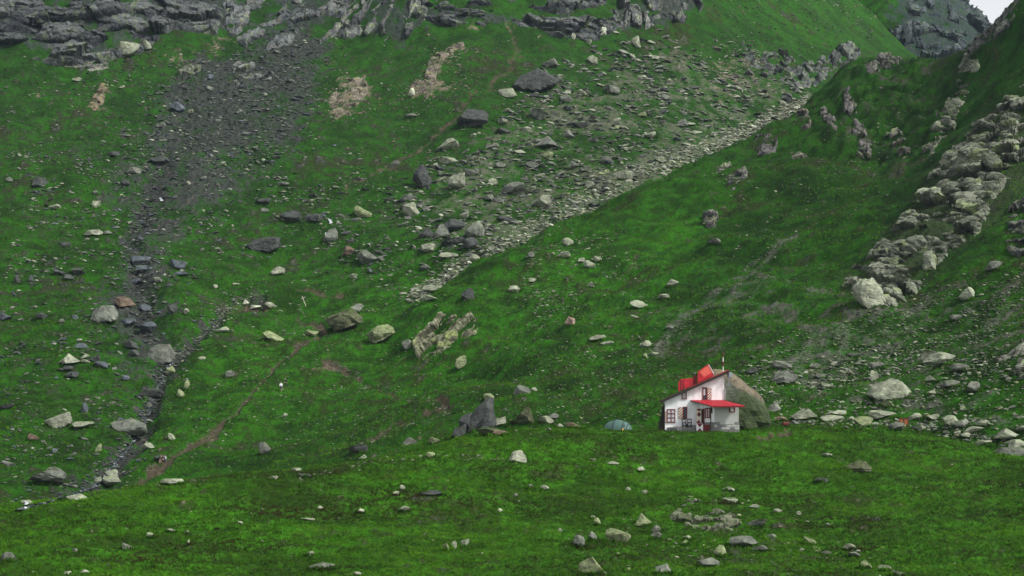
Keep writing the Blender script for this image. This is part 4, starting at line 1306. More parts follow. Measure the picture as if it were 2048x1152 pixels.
ZP = [(1130, 120), (1300, 90), (1500, 100), (1620, 180), (1600, 215), (1430, 310), (1280, 365), (1080, 475), (960, 540), (830, 510), (800, 420), (850, 330), (950, 280), (1050, 200)]
strew(pale, 3000, "GPGPGGD", 3, 24, pts=ZP, power=3.0, owner=(1,), clump=.35)
strew(pale, 620, "GPGPDGD", 11, 34, pts=ZP, power=1.6, owner=(1,), clump=.5)
strew(pale, 90, "DGDG", 14, 30, pts=[(560, 330), (860, 330), (1000, 520), (700, 540)], power=1.6, owner=(1,), clump=.5)
strew(pale, 2600, "PPLPPWG", 3.5, 21, strk=[(1620, 200, 12), (1500, 258, 20), (1430, 294, 26), (1270, 352, 34), (1100, 446, 40), (980, 514, 36), (900, 560, 22), (820, 595, 16)], power=2.0, owner=(1,))
strew(pale, 400, "PKPW", 3, 9, pts=[(1370, 120), (1450, 85), (1530, 115), (1530, 190), (1440, 215), (1390, 195)], power=2, owner=(1,))
strew(pale, 500, "KKPW", 3, 8, pts=[(650, 200), (690, 150), (830, 170), (870, 110), (940, 85), (940, 180), (830, 200), (740, 190), (690, 245)], power=2, owner=(1,), clump=.45)
strew(pale, 600, "PGGK", 3, 9, pts=[(650, 90), (1000, 70), (1100, 80), (1120, 200), (950, 280), (700, 420)], power=2.5, owner=(1,), clump=.45)
strew(pale, 120, "PPG", 3, 8, strk=[(1640, -20, 10), (1700, 30, 14), (1745, 75, 12)], power=2)
strew(pale, 420, "PGD", 2.5, 9, pts=[(1430, 0), (1780, 0), (1720, 90), (1450, 100)], power=2, owner=(1,), clump=.5)
strew(pale, 500, "PGGP", 4, 16, pts=[(560, 380), (840, 380), (1000, 560), (860, 620), (620, 540)], power=2.6, clump=.45, owner=(1,))
strew(mead, 2600, "PPGL", 2.5, 10, pts=[(330, 560), (1320, 560), (1320, 860), (900, 860), (600, 930), (380, 930)], power=3.0, clump=.5)
strew(mead, 1500, "DGDM", 2.5, 8, pts=[(0, 300), (1000, 300), (1300, 560), (1300, 850), (900, 870), (500, 940), (0, 1000)], power=2.4, clump=.5, owner=(1, 2))  # dark stones added to stand for shadow specks among the tussocks
strew(mead, 500, "PPGL", 3, 14, pts=[(1060, 440), (1260, 480), (1260, 600), (1080, 640), (1020, 540)], power=3.0, clump=.55)
strew(pale, 420, "GPGD", 2.5, 6, strk=[(1592, 468, 2), (1500, 532, 5), (1400, 612, 10), (1320, 690, 16)], power=2, owner=(2,))
strew(pale, 900, "GGPN", 2.5, 6.5, pts=[(1320, 640), (1560, 490), (1720, 600), (1560, 720), (1420, 750), (1300, 760)], power=2, owner=(2,), clump=.45)
strew(pale, 3400, "GPPPGL", 3, 16, pts=[(1470, 745), (1570, 690), (1750, 615), (2060, 540), (2060, 720), (1750, 760), (1560, 800)], power=2.8, owner=(2,), clump=.4, flat=(.25, .5), lean=.25)
strew(pale, 1600, "PPPGGL", 4, 22, pts=[(1500, 745), (1750, 700), (2060, 690), (2060, 900), (1900, 870), (1750, 840), (1540, 840)], power=2.8, owner=(2,), clump=.45)
strew(pale, 320, "PPGD", 5, 22, strk=[(1600, 842, 6), (1700, 848, 9), (1850, 850, 11), (1950, 872, 14), (2050, 892, 16)], power=1.7)
strew(mead, 430, "PPGL", 3, 14, pts=[(1080, 690), (1330, 690), (1330, 850), (1290, 860), (1080, 858)], power=2.8, clump=.4, flat=(.25, .5), lean=.3)
strew(mead, 260, "PGN", 3, 8, strk=PATH2, power=2)
strew(mead, 150, "PGN", 2.5, 7, strk=PATH, power=2)
strew(mead, 500, "PPWL", 2, 8, pts=[(0, 1020), (600, 940), (1000, 870), (1480, 870), (2048, 930), (2048, 1150), (0, 1150)], power=2.6, owner=(0,))
strew(mead, 260, "PLGL", 3, 17, pts=[(1120, 1010), (1480, 1000), (1800, 1090), (1830, 1152), (1150, 1152)], power=2.2, owner=(0,), clump=.5)
strew(mead, 90, "PPG", 5, 14, strk=[(600, 960, 8), (740, 920, 8), (900, 905, 10), (1040, 925, 8)], power=2, owner=(0,))
strew(mead, 500, "GPPD", 3, 10, pts=[(1400, 330), (1700, 180), (1900, 150), (1850, 330), (1620, 480), (1440, 520)], power=2.6, owner=(2,), clump=.6)
print("strewn", n_scatter)
scree.build("scree", "dark broken stone of the upper left scree fan, its gullies and the slope below")
pale.build("pale_scree", "pale broken stone of the boulder field and of the right-hand slopes")
mead.build("meadow_stones", "small pale stones, with dark specks added for shade, scattered in the grass of the meadows")
# ------------------------------------------------------------------ small solid shapes for things
HUT_SHAPE = [False]
class MB:
    def __init__(self): self.v, self.f, self.mi = [], [], []
    def poly_prism(self, pts, d, mi=0):
        """pts: closed outline of 3d points; d: extrusion vector"""
        n = len(pts); b = len(self.v); d = Vector(d)
        self.v += [Vector(p) for p in pts] + [Vector(p) + d for p in pts]
        self.f.append(list(range(b, b + n))); self.f.append(list(range(b + 2 * n - 1, b + n - 1, -1)))
        for i in range(n):
            j = (i + 1) % n
            self.f.append([b + i, b + n + i, b + n + j, b + j])
        self.mi += [mi] * (n + 2); return self
    def box(self, x0, x1, y0, y1, z0, z1, mi=0):
        return self.poly_prism([(x0, y0, z0), (x1, y0, z0), (x1, y1, z0), (x0, y1, z0)], (0, 0, z1 - z0), mi)
    def tube(self, pts, r, n=8, mi=0, r1=None):
        b = len(self.v); P = [Vector(p) for p in pts]; m = len(P)
        for i, p in enumerate(P):
            t = (P[min(i + 1, m - 1)] - P[max(i - 1, 0)]).normalized()
            a = t.orthogonal().normalized(); c = t.cross(a)
            rr = r if r1 is None else r + (r1 - r) * i / max(m - 1, 1)
            for k in range(n):
                w = 2 * math.pi * k / n
                self.v.append(p + a * (rr * math.cos(w)) + c * (rr * math.sin(w)))
        for i in range(m - 1):
            for k in range(n):
                k2 = (k + 1) % n
                self.f.append([b + i * n + k, b + i * n + k2, b + (i + 1) * n + k2, b + (i + 1) * n + k]); self.mi.append(mi)
        self.f.append([b + k for k in range(n)][::-1]); self.mi.append(mi)
        self.f.append([b + (m - 1) * n + k for k in range(n)]); self.mi.append(mi)
        return self
    def build(self, name, mat, parent=None, bevel=0.0, smooth=False):
        me = bpy.data.meshes.new(name)
        me.from_pydata([tuple(skew(v) if HUT_SHAPE[0] else v) for v in self.v], [], self.f)
        bm = bmesh.new(); bm.from_mesh(me); bmesh.ops.recalc_face_normals(bm, faces=bm.faces)
        if bevel: bmesh.ops.bevel(bm, geom=list(bm.edges), offset=bevel, segments=1, affect='EDGES', clamp_overlap=True)
        bm.to_mesh(me); bm.free()
        if not bevel:
            for p, m in zip(me.polygons, self.mi): p.material_index = m
        for p in me.polygons: p.use_smooth = smooth
        return link(name, me, mat, parent)

# ------------------------------------------------------------------ the mountain hut
def mat_plaster():
    m, nt, b = nodes_of("weathered_white_plaster")
    N, L = nt.nodes.new, nt.links.new
    tc = N("ShaderNodeTexCoord")
    mp = N("ShaderNodeMapping"); mp.inputs["Scale"].default_value = (1.3, 1.3, .35); L(tc.outputs["Object"], mp.inputs["Vector"])
    n1 = N("ShaderNodeTexNoise"); n1.inputs["Scale"].default_value = 1.4; n1.inputs["Detail"].default_value = 7; n1.inputs["Roughness"].default_value = .65
    L(mp.outputs[0], n1.inputs["Vector"])
    n2 = N("ShaderNodeTexNoise"); n2.inputs["Scale"].default_value = 2.2; n2.inputs["Detail"].default_value = 5
    L(tc.outputs["Object"], n2.inputs["Vector"])
    cr = N("ShaderNodeValToRGB"); cr.color_ramp.elements[0].position = .36; cr.color_ramp.elements[0].color = (.70, .705, .70, 1)
    cr.color_ramp.elements[1].position = .52; cr.color_ramp.elements[1].color = (.88, .88, .89, 1)
    L(n1.outputs["Fac"], cr.inputs["Fac"])
    c2 = N("ShaderNodeValToRGB"); c2.color_ramp.elements[0].position = .70; c2.color_ramp.elements[0].color = (0, 0, 0, 1)
    c2.color_ramp.elements[1].position = .74; c2.color_ramp.elements[1].color = (1, 1, 1, 1)
    L(n2.outputs["Fac"], c2.inputs["Fac"])
    mx = N("ShaderNodeMix"); mx.data_type = 'RGBA'; L(c2.outputs["Color"], mx.inputs["Factor"]); L(cr.outputs["Color"], mx.inputs["A"]); mx.inputs["B"].default_value = (.36, .34, .31, 1)
    L(mx.outputs["Result"], b.inputs["Base Color"]); b.inputs["Roughness"].default_value = .9; b.inputs["Specular IOR Level"].default_value = .2
    return m

M_WHITE = mat_plaster()
M_GREYWALL = mat_plain("grey_render", (.42, .43, .40), .9, var=.14, scale=1.5)
M_STONEW = mat_plain("plinth_stone", (.20, .20, .19), .9, var=.4, scale=5)
M_RED = mat_plain("red_sheet_metal", (.46, .020, .032), .6, var=.38, scale=1.6)
M_REDLIGHT = mat_plain("light_red_sheet_metal", (.72, .13, .095), .5, var=.14, scale=2.0)  # paler red for the panel on the upper dormer
M_DRED = mat_plain("dark_red_paint", (.16, .018, .02), .6, var=.2, scale=4)
M_CREAM = mat_plain("cream_paint", (.78, .70, .58), .7, var=.08, scale=5)
M_DWOOD = mat_plain("dark_tarred_wood", (.032, .026, .024), .8, var=.4, scale=4)
M_GLASS = mat_plain("dark_window_pane", (.03, .032, .04), .12, var=.2, scale=2)
M_CURTAIN = mat_plain("pale_curtain_behind_glass", (.5, .46, .48), .6, var=.2, scale=6)
M_METAL = mat_plain("grey_zinc", (.33, .36, .38), .45, metal=.5, var=.2, scale=4)
M_PALEPAINT = mat_plain("white_paint", (.8, .8, .8), .6, var=.06)

PSI = math.radians(-4)
def skew(p):
    """plan of the hut: the porch wing stands askew to the facade"""
    return Vector((p[0] * .87 - 0.50 * min(p[1] + .15, 0.0), p[1] * .92, p[2]))
HUT_SHAPE[0] = True
HO = Vector(((1330 - CX) / FPX * 240.0, 240.0, (VH - 860.0) / FPX * 240.0))
hut = empty("mountain_hut", HO, PSI)
tag(hut, "white two-storey mountain hut with red roofs and striped shutters before the huge boulder", "hut")
HW, HL, HR, HD = 8.5, 3.85, 7.15, 5.2
rz = lambda x: HL + (HR - HL) * x / HW
# walls (right and back walls join the facade's slope)
MB().poly_prism([(0, 0, -1.2), (HW, 0, -1.2), (HW, 0, HR), (0, 0, HL)], (0, HD, 0)).build("wall", M_WHITE, hut)
# roof: slab, red sheet on top, dark verge boards, rafter ends
def roof_pt(x, y, dz): return (x, y, rz(x) + dz)
rf = MB().poly_prism([roof_pt(-.85, -.62, .02), roof_pt(HW + .32, -.62, .02), roof_pt(HW + .32, -.62, .16), roof_pt(-.85, -.62, .16)], (0, HD + 1.1, 0)).build("roof", M_DWOOD, hut)
MB().poly_prism([roof_pt(2.6, -.66, .165), roof_pt(HW + .36, -.66, .165), roof_pt(HW + .36, -.66, .30), roof_pt(2.6, -.66, .25)], (0, HD + 1.15, 0)).build("roof_sheet", M_RED, rf)
MB().poly_prism([roof_pt(-.85, -.64, .165), roof_pt(2.59, -.64, .165), roof_pt(2.59, -.64, .24), roof_pt(-.85, -.64, .24)], (0, HD + 1.12, 0)).build("roof_sheet", mat_plain("dark_rusty_sheet", (.09, .035, .03), .7, var=.4, scale=3), rf)
MB().poly_prism([roof_pt(-.86, -.70, -.14), roof_pt(HW + .33, -.70, -.14), roof_pt(HW + .33, -.70, .20), roof_pt(-.86, -.70, .20)], (0, .055, 0)).build("verge_board", M_DWOOD, rf)
for k in range(6):
    x = .4 + k * 1.55
    MB().poly_prism([roof_pt(x, -.60, -.16), roof_pt(x + .16, -.60, -.16), roof_pt(x + .16, -.60, .015), roof_pt(x, -.60, .015)], (0, .59, 0)).build("rafter_end", M_DWOOD, rf)
# lower dormer: red cheek, window to the left
d1 = MB().poly_prism([(1.95, .5, rz(1.95) + .26), (4.0, .5, rz(4.0) + .26), (4.0, .5, 6.55), (2.3, .5, 6.42), (1.95, .5, 6.0)], (0, 1.9, 0)).build("dormer", M_RED, hut)
MB().box(1.92, 1.95, .7, 2.2, 4.95, 5.9).build("window", M_GLASS, d1)
for xx in (2.25, 2.62): MB().poly_prism([(xx, .46, rz(xx) + .28), (xx + .1, .46, rz(xx) + .32), (xx + .1, .46, 6.3), (xx, .46, 6.3)], (0, .038, 0)).build("batten", M_DWOOD, d1)
# upper dormer: tilted red gable with a pale edge strip
d2 = MB().poly_prism([(4.75, .6, rz(4.75) + .28), (6.95, .6, rz(6.95) + .28), (7.0, .6, 7.15), (6.2, .6, 8.25), (4.75, .6, 7.35)], (0, 2.2, 0)).build("dormer", [M_RED], hut)
MB().poly_prism([(4.95, .57, 7.3), (6.2, .57, 8.12), (6.75, .57, 7.2), (5.6, .57, 6.65)], (0, .028, 0)).build("roof_panel", M_REDLIGHT, d2)
MB().poly_prism([(6.18, .53, 8.3), (6.32, .53, 8.26), (7.1, .53, 7.12), (6.95, .53, 7.05)], (0, 2.3, 0)).build("edge_strip", mat_plain("pale_pink_strip", (.75, .55, .52), .6), d2)
# chimney pipe with cap, aerial mast, gutter hopper and downpipe
ch = MB().box(4.05, 4.62, 1.0, 1.6, rz(4.0), 6.85).build("chimney", M_DRED, hut)
MB().box(3.9, 4.78, .85, 1.75, 6.96, 7.05).build("chimney_cap", M_DWOOD, ch)
MB().tube([(4.34, 1.3, 6.8), (4.34, 1.3, 7.35)], .07).build("flue", M_METAL, ch)
ms = MB().tube([(8.35, .2, 7.1), (8.35, .2, 9.75)], .05).build("mast", M_PALEPAINT, hut)
for k, (a, b_) in enumerate([(7.95, 8.55), (9.1, 9.8)]):
    MB().tube([(8.35, .2, a), (8.35, .2, b_)], .062).build("band", M_DRED, ms)
for a, b_ in [(7.2, 7.95), (8.55, 9.1)]:
    MB().tube([(8.35, .2, a + .003), (8.35, .2, b_ - .003)], .060).build("band", M_PALEPAINT, ms)
MB().box(8.84, 9.32, -.72, -.2, 6.55, 7.2).build("gutter_hopper", M_METAL, hut, bevel=.03)
MB().tube([(9.0, -.5, 6.6), (8.95, -.4, 5.6), (8.62, -.12, 5.2), (8.58, -.1, 3.75)], .075).build("downpipe", M_METAL, hut)

def stripes(parent, x0, x1, z0, z1, y, ca, cb, n, rise=.9, name="stripe"):
    """slanting painted stripes on a shutter, each clipped to the board"""
    h = (z1 - z0 + (x1 - x0) * rise) / n
    for k in range(n):
        if k % 2: continue
        a, b = z0 - (x1 - x0) * rise + k * h, z0 - (x1 - x0) * rise + (k + 1) * h
        pts = [(x0, a), (x1, a + (x1 - x0) * rise), (x1, b + (x1 - x0) * rise), (x0, b)]
        for sgn, lim in ((1, z0), (-1, z1)):
            out = []
            for i in range(len(pts)):
                p, q = pts[i], pts[(i + 1) % len(pts)]
                ip, iq = sgn * (p[1] - lim) >= 0, sgn * (q[1] - lim) >= 0
                if ip: out.append(p)
                if ip != iq:
                    tt = (lim - p[1]) / (q[1] - p[1]); out.append((p[0] + tt * (q[0] - p[0]), lim))
            pts = out
            if len(pts) < 3: break
        if len(pts) < 3: continue
        MB().poly_prism([(p[0], y, p[1]) for p in pts], (0, .012, 0)).build(name, ca, parent)

def window(x0, x1, z0, z1, kind, y=0.0):
    w = MB().box(x0, x1, y - .03, y - .002, z0, z1).build("window", M_GLASS, hut)
    f = .075
    for (a, b, c, d) in ((x0 - .05, x0 + f, z0, z1), (x1 - f, x1 + .05, z0, z1)):
        MB().box(a, b, y - .085, y - .032, c, d).build("frame", M_DRED, w)
    MB().box(x0 - .05, x1 + .05, y - .085, y - .032, z1 + .002, z1 + f).build("frame", M_DRED, w)
    MB().box(x0 - .09, x1 + .09, y - .13, y - .032, z0 - f, z0 - .002).build("sill", M_DRED, w)
    if kind == "bars":
        xm = (x0 + x1) / 2
        MB().box(xm - .06, xm + .06, y - .08, y - .034, z0 + .002, z1 - .002).build("mullion", M_DRED, w)
        for a, b in ((x0 + f + .01, xm - .07), (xm + .07, x1 - f - .01)):
            for k in range(3):
                zz = z0 + (z1 - z0) * (k + .12) / 3.0
                MB().box(a, b, y - .055, y - .036, zz, zz + (z1 - z0) * .24).build("pane", M_CURTAIN, w)
    return w

window(.30, 1.45, .98, 2.55, "bars")
sh = MB().box(.02, .22, -.10, -.03, .95, 2.3).build("shutter", M_DRED, hut)
stripes(sh, .03, .21, 1.0, 2.25, -.114, M_CREAM, None, 13)
window(2.62, 3.15, 1.47, 2.85, "open")
sh = MB().box(1.95, 2.56, -.10, -.03, 1.42, 2.86).build("shutter", M_DRED, hut)
stripes(sh, 1.97, 2.54, 1.45, 2.83, -.114, M_CREAM, None, 11)
w3 = window(2.45, 3.08, 3.93, 4.95, "shut")
stripes(w3, 2.53, 3.0, 3.97, 4.91, -.044, M_PALEPAINT, None, 9)
w4 = window(5.42, 6.02, 3.86, 5.28, "half")
MB().box(5.52, 5.78, -.05, -.034, 4.35, 5.15).build("pane", M_CURTAIN, w4)
sh = MB().box(6.10, 6.68, -.10, -.03, 3.84, 5.28).build("shutter", M_DRED, hut)
stripes(sh, 6.12, 6.66, 3.87, 5.25, -.114, M_CREAM, None, 11)

# the porch wing: gray front, white left face with the door
EX0, EX1, EY = 5.0, 8.6, -3.3
roofz = lambda y: 3.70 + .162 * y
MB().poly_prism([(EX0, -.002, .95), (EX0, EY, .95), (EX0, EY, roofz(EY) - .10), (EX0, -.002, roofz(0) - .10)], (.16, 0, 0)).build("porch_side_wall", M_WHITE, hut)
MB().poly_prism([(EX0 + .162, EY, .95), (EX1, EY, .95), (EX1, EY, roofz(EY) - .10), (EX0 + .162, EY, roofz(EY) - .10)], (0, .2, 0)).build("porch_front_wall", M_GREYWALL, hut)
MB().poly_prism([(EX1 - .18, EY + .203, .95), (EX1 - .18, -.002, .95), (EX1 - .18, -.002, roofz(0) - .10), (EX1 - .18, EY + .203, roofz(EY + .2) - .10)], (.17, 0, 0)).build("porch_side_wall", M_GREYWALL, hut)
pl = MB().box(EX0 - .06, EX1 + .06, EY - .08, -.004, -.9, .945).build("plinth", M_STONEW, hut)
rr = random.Random(3)
x = EX0 - .04
for row in range(3):
    x = EX0 - .05 + row * .12
    while x < EX1 - .1:
        w_ = min(rr.uniform(.4, .8), EX1 + .05 - x)
        MB().box(x, x + w_ - .04, EY - .08 - rr.uniform(.03, .07), EY - .083, .02 + row * .31, .02 + row * .31 + rr.uniform(.25, .29)).build("stone", M_GREYWALL if rr.random() < .6 else M_STONEW, pl, bevel=.02)
        x += w_
ew = MB().box(7.3, 7.95, EY - .03, EY - .003, 2.25, 2.78).build("window", M_PALEPAINT, hut)
for a, b, c, d in ((7.22, 7.36, 2.17, 2.86), (7.89, 8.03, 2.17, 2.86), (7.362, 7.888, 2.76, 2.86), (7.362, 7.888, 2.17, 2.27)):
    MB().box(a, b, EY - .09, EY - .032, c, d).build("frame", M_DRED, ew)
# window and door in the left face (plane x = EX0)
sw = MB().box(EX0 - .03, EX0 - .003, -2.55, -1.55, 1.5, 2.68).build("window", M_CURTAIN, hut)
for a, b, c, d in ((-2.62, -2.5, 1.45, 2.74), (-1.6, -1.48, 1.45, 2.74), (-2.11, -1.99, 1.5, 2.68), (-2.498, -2.112, 2.6, 2.74), (-1.988, -1.602, 2.6, 2.74), (-2.498, -2.112, 1.45, 1.58), (-1.988, -1.602, 1.45, 1.58)):
    MB().box(EX0 - .09, EX0 - .034, a, b, c, d).build("frame", M_DRED, sw)
for k in range(3):
    zz = 1.80 + k * .25
    MB().box(EX0 - .06, EX0 - .035, -2.498, -2.112, zz, zz + .035).build("bar", M_DRED, sw)
    MB().box(EX0 - .06, EX0 - .035, -1.988, -1.602, zz, zz + .035).build("bar", M_DRED, sw)
MB().box(EX0 - .07, EX0 - .003, -3.15, -2.72, 2.05, 2.72).build("shutter", M_DWOOD, hut)
dr = MB().box(EX0 - .05, EX0 - .003, -1.2, -.12, .62, 2.62).build("doorway", M_DWOOD, hut)
for y in (-1.22, -.14): MB().box(EX0 - .11, EX0 - .053, y - .06, y + .06, .62, 2.68).build("door_frame", M_DRED, dr)
# the open door leaf, painted with red and cream diamonds
lf = MB().box(4.25, 4.93, -.62, -.56, .70, 2.66).build("door_leaf", M_CREAM, hut)
def tri(a, b, c): MB().poly_prism([(p[0], -.634, p[1]) for p in (a, b, c)], (0, .012, 0)).build("painted_triangle", M_DRED, lf)
xl, xm_, xr = 4.27, 4.59, 4.91
tri((xl, 2.64), (xr, 2.64), (xm_, 2.30))
tri((xl, 1.93), (xm_, 1.62), (xr, 1.93)); tri((xl, 1.935), (xr, 1.935), (xm_, 2.25))
tri((xl, .72), (xr, .72), (xm_, 1.30)); tri((xl, 1.02), (xl, .73), (xm_, 1.2))
# porch deck, its panel railing with the crossed panel
pd = MB().box(3.3, 4.93, -2.5, -.1, -.9, .60).build("porch_deck", M_STONEW, hut)
rp = MB().box(3.05, 3.95, -2.62, -2.54, -.25, .78).build("railing_panel", M_PALEPAINT, hut)
def rtri(a, b, c): MB().poly_prism([(p[0], -2.634, p[1]) for p in (a, b, c)], (0, .012, 0)).build("painted_triangle", M_DRED, rp)
rtri((3.08, .76), (3.92, .76), (3.5, .30)); rtri((3.08, -.23), (3.92, -.23), (3.5, .22))
for k in range(7):
    xx = 3.98 + k * .21
    MB().box(xx, xx + .19, -2.60, -2.55, -.25, .62 - (.10 if k > 4 else 0)).build("railing_plank", M_DRED, hut)
# lean-to roof over the wing
lr = MB().poly_prism([(3.65, -.002, roofz(0) - .08), (8.25, -.002, roofz(0) - .08), (8.25, -5.1, roofz(-5.1) - .08), (3.65, -5.1, roofz(-5.1) - .08)], (0, 0, .09)).build("porch_roof", M_DWOOD, hut)
for k in range(9):
    a = 3.62 + k * .516
    MB().poly_prism([(a, -.004, roofz(0) + .015), (a + .50, -.004, roofz(0) + .015), (a + .50, -5.14, roofz(-5.14) + .015), (a, -5.14, roofz(-5.14) + .015)], (0, 0, .04 + .01 * (k % 2))).build("roof_sheet", M_RED, lr)
    MB().tube([(a + .507, -.01, roofz(0) + .055), (a + .507, -5.15, roofz(-5.15) + .055)], .03, 6).build("sheet_seam", M_RED, lr)
MB().box(3.62, 8.28, -5.2, -5.15, roofz(-5.1) - .16, roofz(-5.1) + .02).build("fascia", M_DRED, lr)
MB().tube([(3.85, -4.6, .0), (3.85, -4.6, 2.8)], .07).build("porch_post", M_DWOOD, hut)
# foundation stones under the facade, stepping up to the right, and the stone terrace in front
fd = MB().box(.3, 3.28, -.22, -.004, -1.0, .28).build("foundation", M_STONEW, hut)
for (a, b, t_) in ((.35, 1.05, .50), (1.08, 1.7, .62), (1.73, 2.4, .55), (2.43, 3.25, .78)):
    MB().box(a, b, -.34, -.224, -.2, t_ - .15).build("stone", M_STONEW if t_ < .6 else M_GREYWALL, fd, bevel=.03)
tr = MB().box(.6, 3.28, -1.9, -.36, -1.0, .30).build("terrace", M_STONEW, hut)
for k in range(7):
    a = .62 + k * .37
    MB().box(a, a + .34, -2.0, -1.904, -.5 + rr.uniform(0, .1), .16 + rr.uniform(0, .14)).build("stone", M_STONEW, tr, bevel=.03)
ln_ = MB().poly_prism([(-.95, 1.0, -1.2), (-.02, 1.0, -1.2), (-.02, 1.0, 3.2), (-.35, 1.0, 3.05)], (0, 3.6, 0)).build("woodshed", M_DWOOD, hut)
for k in range(4):
    MB().poly_prism([(-.98 + k * .23, .93, -1.1), (-.78 + k * .23, .93, -1.1), (-.78 + k * .23, .93, 1.2 + k * .55), (-.98 + k * .23, .93, 1.0 + k * .55)], (0, .06, 0)).build("plank", M_DWOOD, ln_)

HUT_SHAPE[0] = False
# two chairs on the terrace: things of their own
def chair(x, y, rz_, z, label):
    c = empty("chair", Vector((0, 0, 0)))
    R = Matrix.Rotation(PSI, 4, 'Z'); p = HO + (R @ skew(Vector((x, y, z))))
    c.location = p; c.rotation_euler = (0, 0, PSI + rz_)
    tag(c, label, "chair", "chairs on the hut terrace")
    MB().box(-.28, .28, -.25, .25, .42, .48).build("seat", M_DWOOD, c, bevel=.01)
    for sx in (-.24, .24):
        for sy in (-.21, .21):
            MB().box(sx - .035, sx + .035, sy - .035, sy + .035, 0, .42 if sy < 0 else 1.1).build("leg", M_DWOOD, c)
    MB().box(-.28, .28, .18, .24, .98, 1.1).build("back_rail", M_DWOOD, c)
    MB().box(-.28, .28, .18, .24, .58, .68).build("back_rail", M_DWOOD, c)
    return c
chair(2.35, -.9, .25, .31, "dark wooden chair with open back on the hut terrace, the nearer to the striped shutter")
chair(3.0, -.95, -.2, .31, "dark wooden chair with open back on the hut terrace, the nearer to the painted door")

# the huge boulder the hut leans against
bo = put_rock("boulder", 1472, 802, 152, 134, 'G', 4242, n=4, roll=-.25, planes=18)
bo.location.y = 257.5
k_ = 257.5 / (ground_at(1472, 850)[0][1] + .1)
bo.location = ((1472 - CX) / FPX * 257.5, 257.5, (VH - 803) / FPX * 257.5)
co, rb_, eb_ = hull_rock(bo, [(1398, 856), (1394, 790), (1402, 754), (1418, 739), (1440, 737), (1468, 747), (1500, 770), (1522, 792), (1538, 826), (1546, 856)], 1472, 803, 8.5, 77)
cc = np.ones((len(co), 4), dtype=np.float32)
ntop = noise3(co[:, 0] / 2.2, co[:, 1] / 2.2, co[:, 2] / 2.2, 5)
isb = ss(co[:, 2] + .4 * ntop + .55 * (co[:, 0] + 2), 2.7, 3.2)
mossy = ss(-co[:, 2] + 1.8 * ntop, -2.2, .8)
base_c = np.array([.095, .105, .08]) * ((1 + .25 * ntop) * (.6 + .5 * rb_) * (1 - .5 * np.exp(-eb_ * 14)))[:, None]
base_c = base_c + (np.array([.040, .062, .018]) - base_c) * (mossy * .85)[:, None]
cc[:, :3] = base_c + (np.array([.165, .138, .095]) * (1 + .12 * ntop)[:, None] - base_c) * isb[:, None]
bo.data.attributes["tint"].data.foreach_set("color", cc.ravel())
tag(bo, "huge boulder behind the hut with a brown bare top face and mossy grey sides", "boulder", ROCK_GROUP)

# ------------------------------------------------------------------ the dome tent
g = ground_at(1235, 864)[0]
ty = 242.5
tent = empty("dome_tent", ((1235 - CX) / FPX * ty, ty, (VH - 863.5) / FPX * ty), math.radians(-25))
tag(tent, "grey-green dome tent with dark poles pitched on the grass left of the hut", "tent")
M_TENT = mat_plain("tent_cloth", (.08, .155, .13), .6, var=.10, scale=3)
M_TENTD = mat_plain("tent_pole_sleeve", (.035, .045, .055), .7)
def dome(u_, w_):
    """shell of the tent: u_ along (-1..1), w_ across (-1..1)"""
    rr_ = math.sqrt(max(0, 1 - u_ * u_)); return (1.72 * u_, 1.15 * w_ * (.25 + .75 * rr_), 1.42 * (rr_ ** .85) * math.sqrt(max(0, 1 - w_ * w_ * .98)))
bm = bmesh.new(); nu, nw = 24, 16; gr_ = []
for a in range(nu + 1):
    row_ = []
    for b in range(nw + 1):
        u_, w_ = math.sin(math.pi * (a / nu - .5)), math.sin(math.pi * (b / nw - .5))
        x_, y_, z_ = dome(u_, w_)
        sag = 1 - .035 * (1 - abs(math.cos(4 * math.pi * a / nu)))
        row_.append(bm.verts.new((x_, y_, z_ * sag)))
    gr_.append(row_)
for a in range(nu):
    for b in range(nw):
        bm.faces.new((gr_[a][b], gr_[a + 1][b], gr_[a + 1][b + 1], gr_[a][b + 1]))
bmesh.ops.remove_doubles(bm, verts=bm.verts, dist=.002)
me = bpy.data.meshes.new("canopy"); bm.to_mesh(me); bm.free()
for p in me.polygons: p.use_smooth = True
link("canopy", me, M_TENT, tent)
for uu in (-.08, .55, .82):
    pts = []
    for b in range(17):
        w_ = math.sin(math.pi * (b / 16 - .5)); x_, y_, z_ = dome(uu, w_); pts.append((x_ + .0, y_ * 1.02, z_ * 1.02 + .01))
    MB().tube(pts, .045, 6).build("pole_sleeve", M_TENTD, tent)
x_, y_, z_ = dome(.72, -.72)
MB().poly_prism([(.95, -.98, .02), (1.25, -.86, .02), (1.2, -.66, .8), (1.05, -.74, .82)], (-.02, -.05, 0)).build("door_flap", M_TENTD, tent)
MB().poly_prism([(1.02, -1.08, .04), (1.14, -1.04, .04), (1.12, -1.0, .36), (1.03, -1.04, .38)], (0, -.05, 0)).build("yellow_bag", mat_plain("yellow_cloth", (.75, .45, .03), .7), tent)
for sx in (-1, 1):
    MB().tube([(sx * 1.7, -.1, .1), (sx * 2.3, -.5, -.02)], .012, 5).build("guy_line", M_TENTD, tent)

tent.scale = (1.1, 1.1, 1.08)
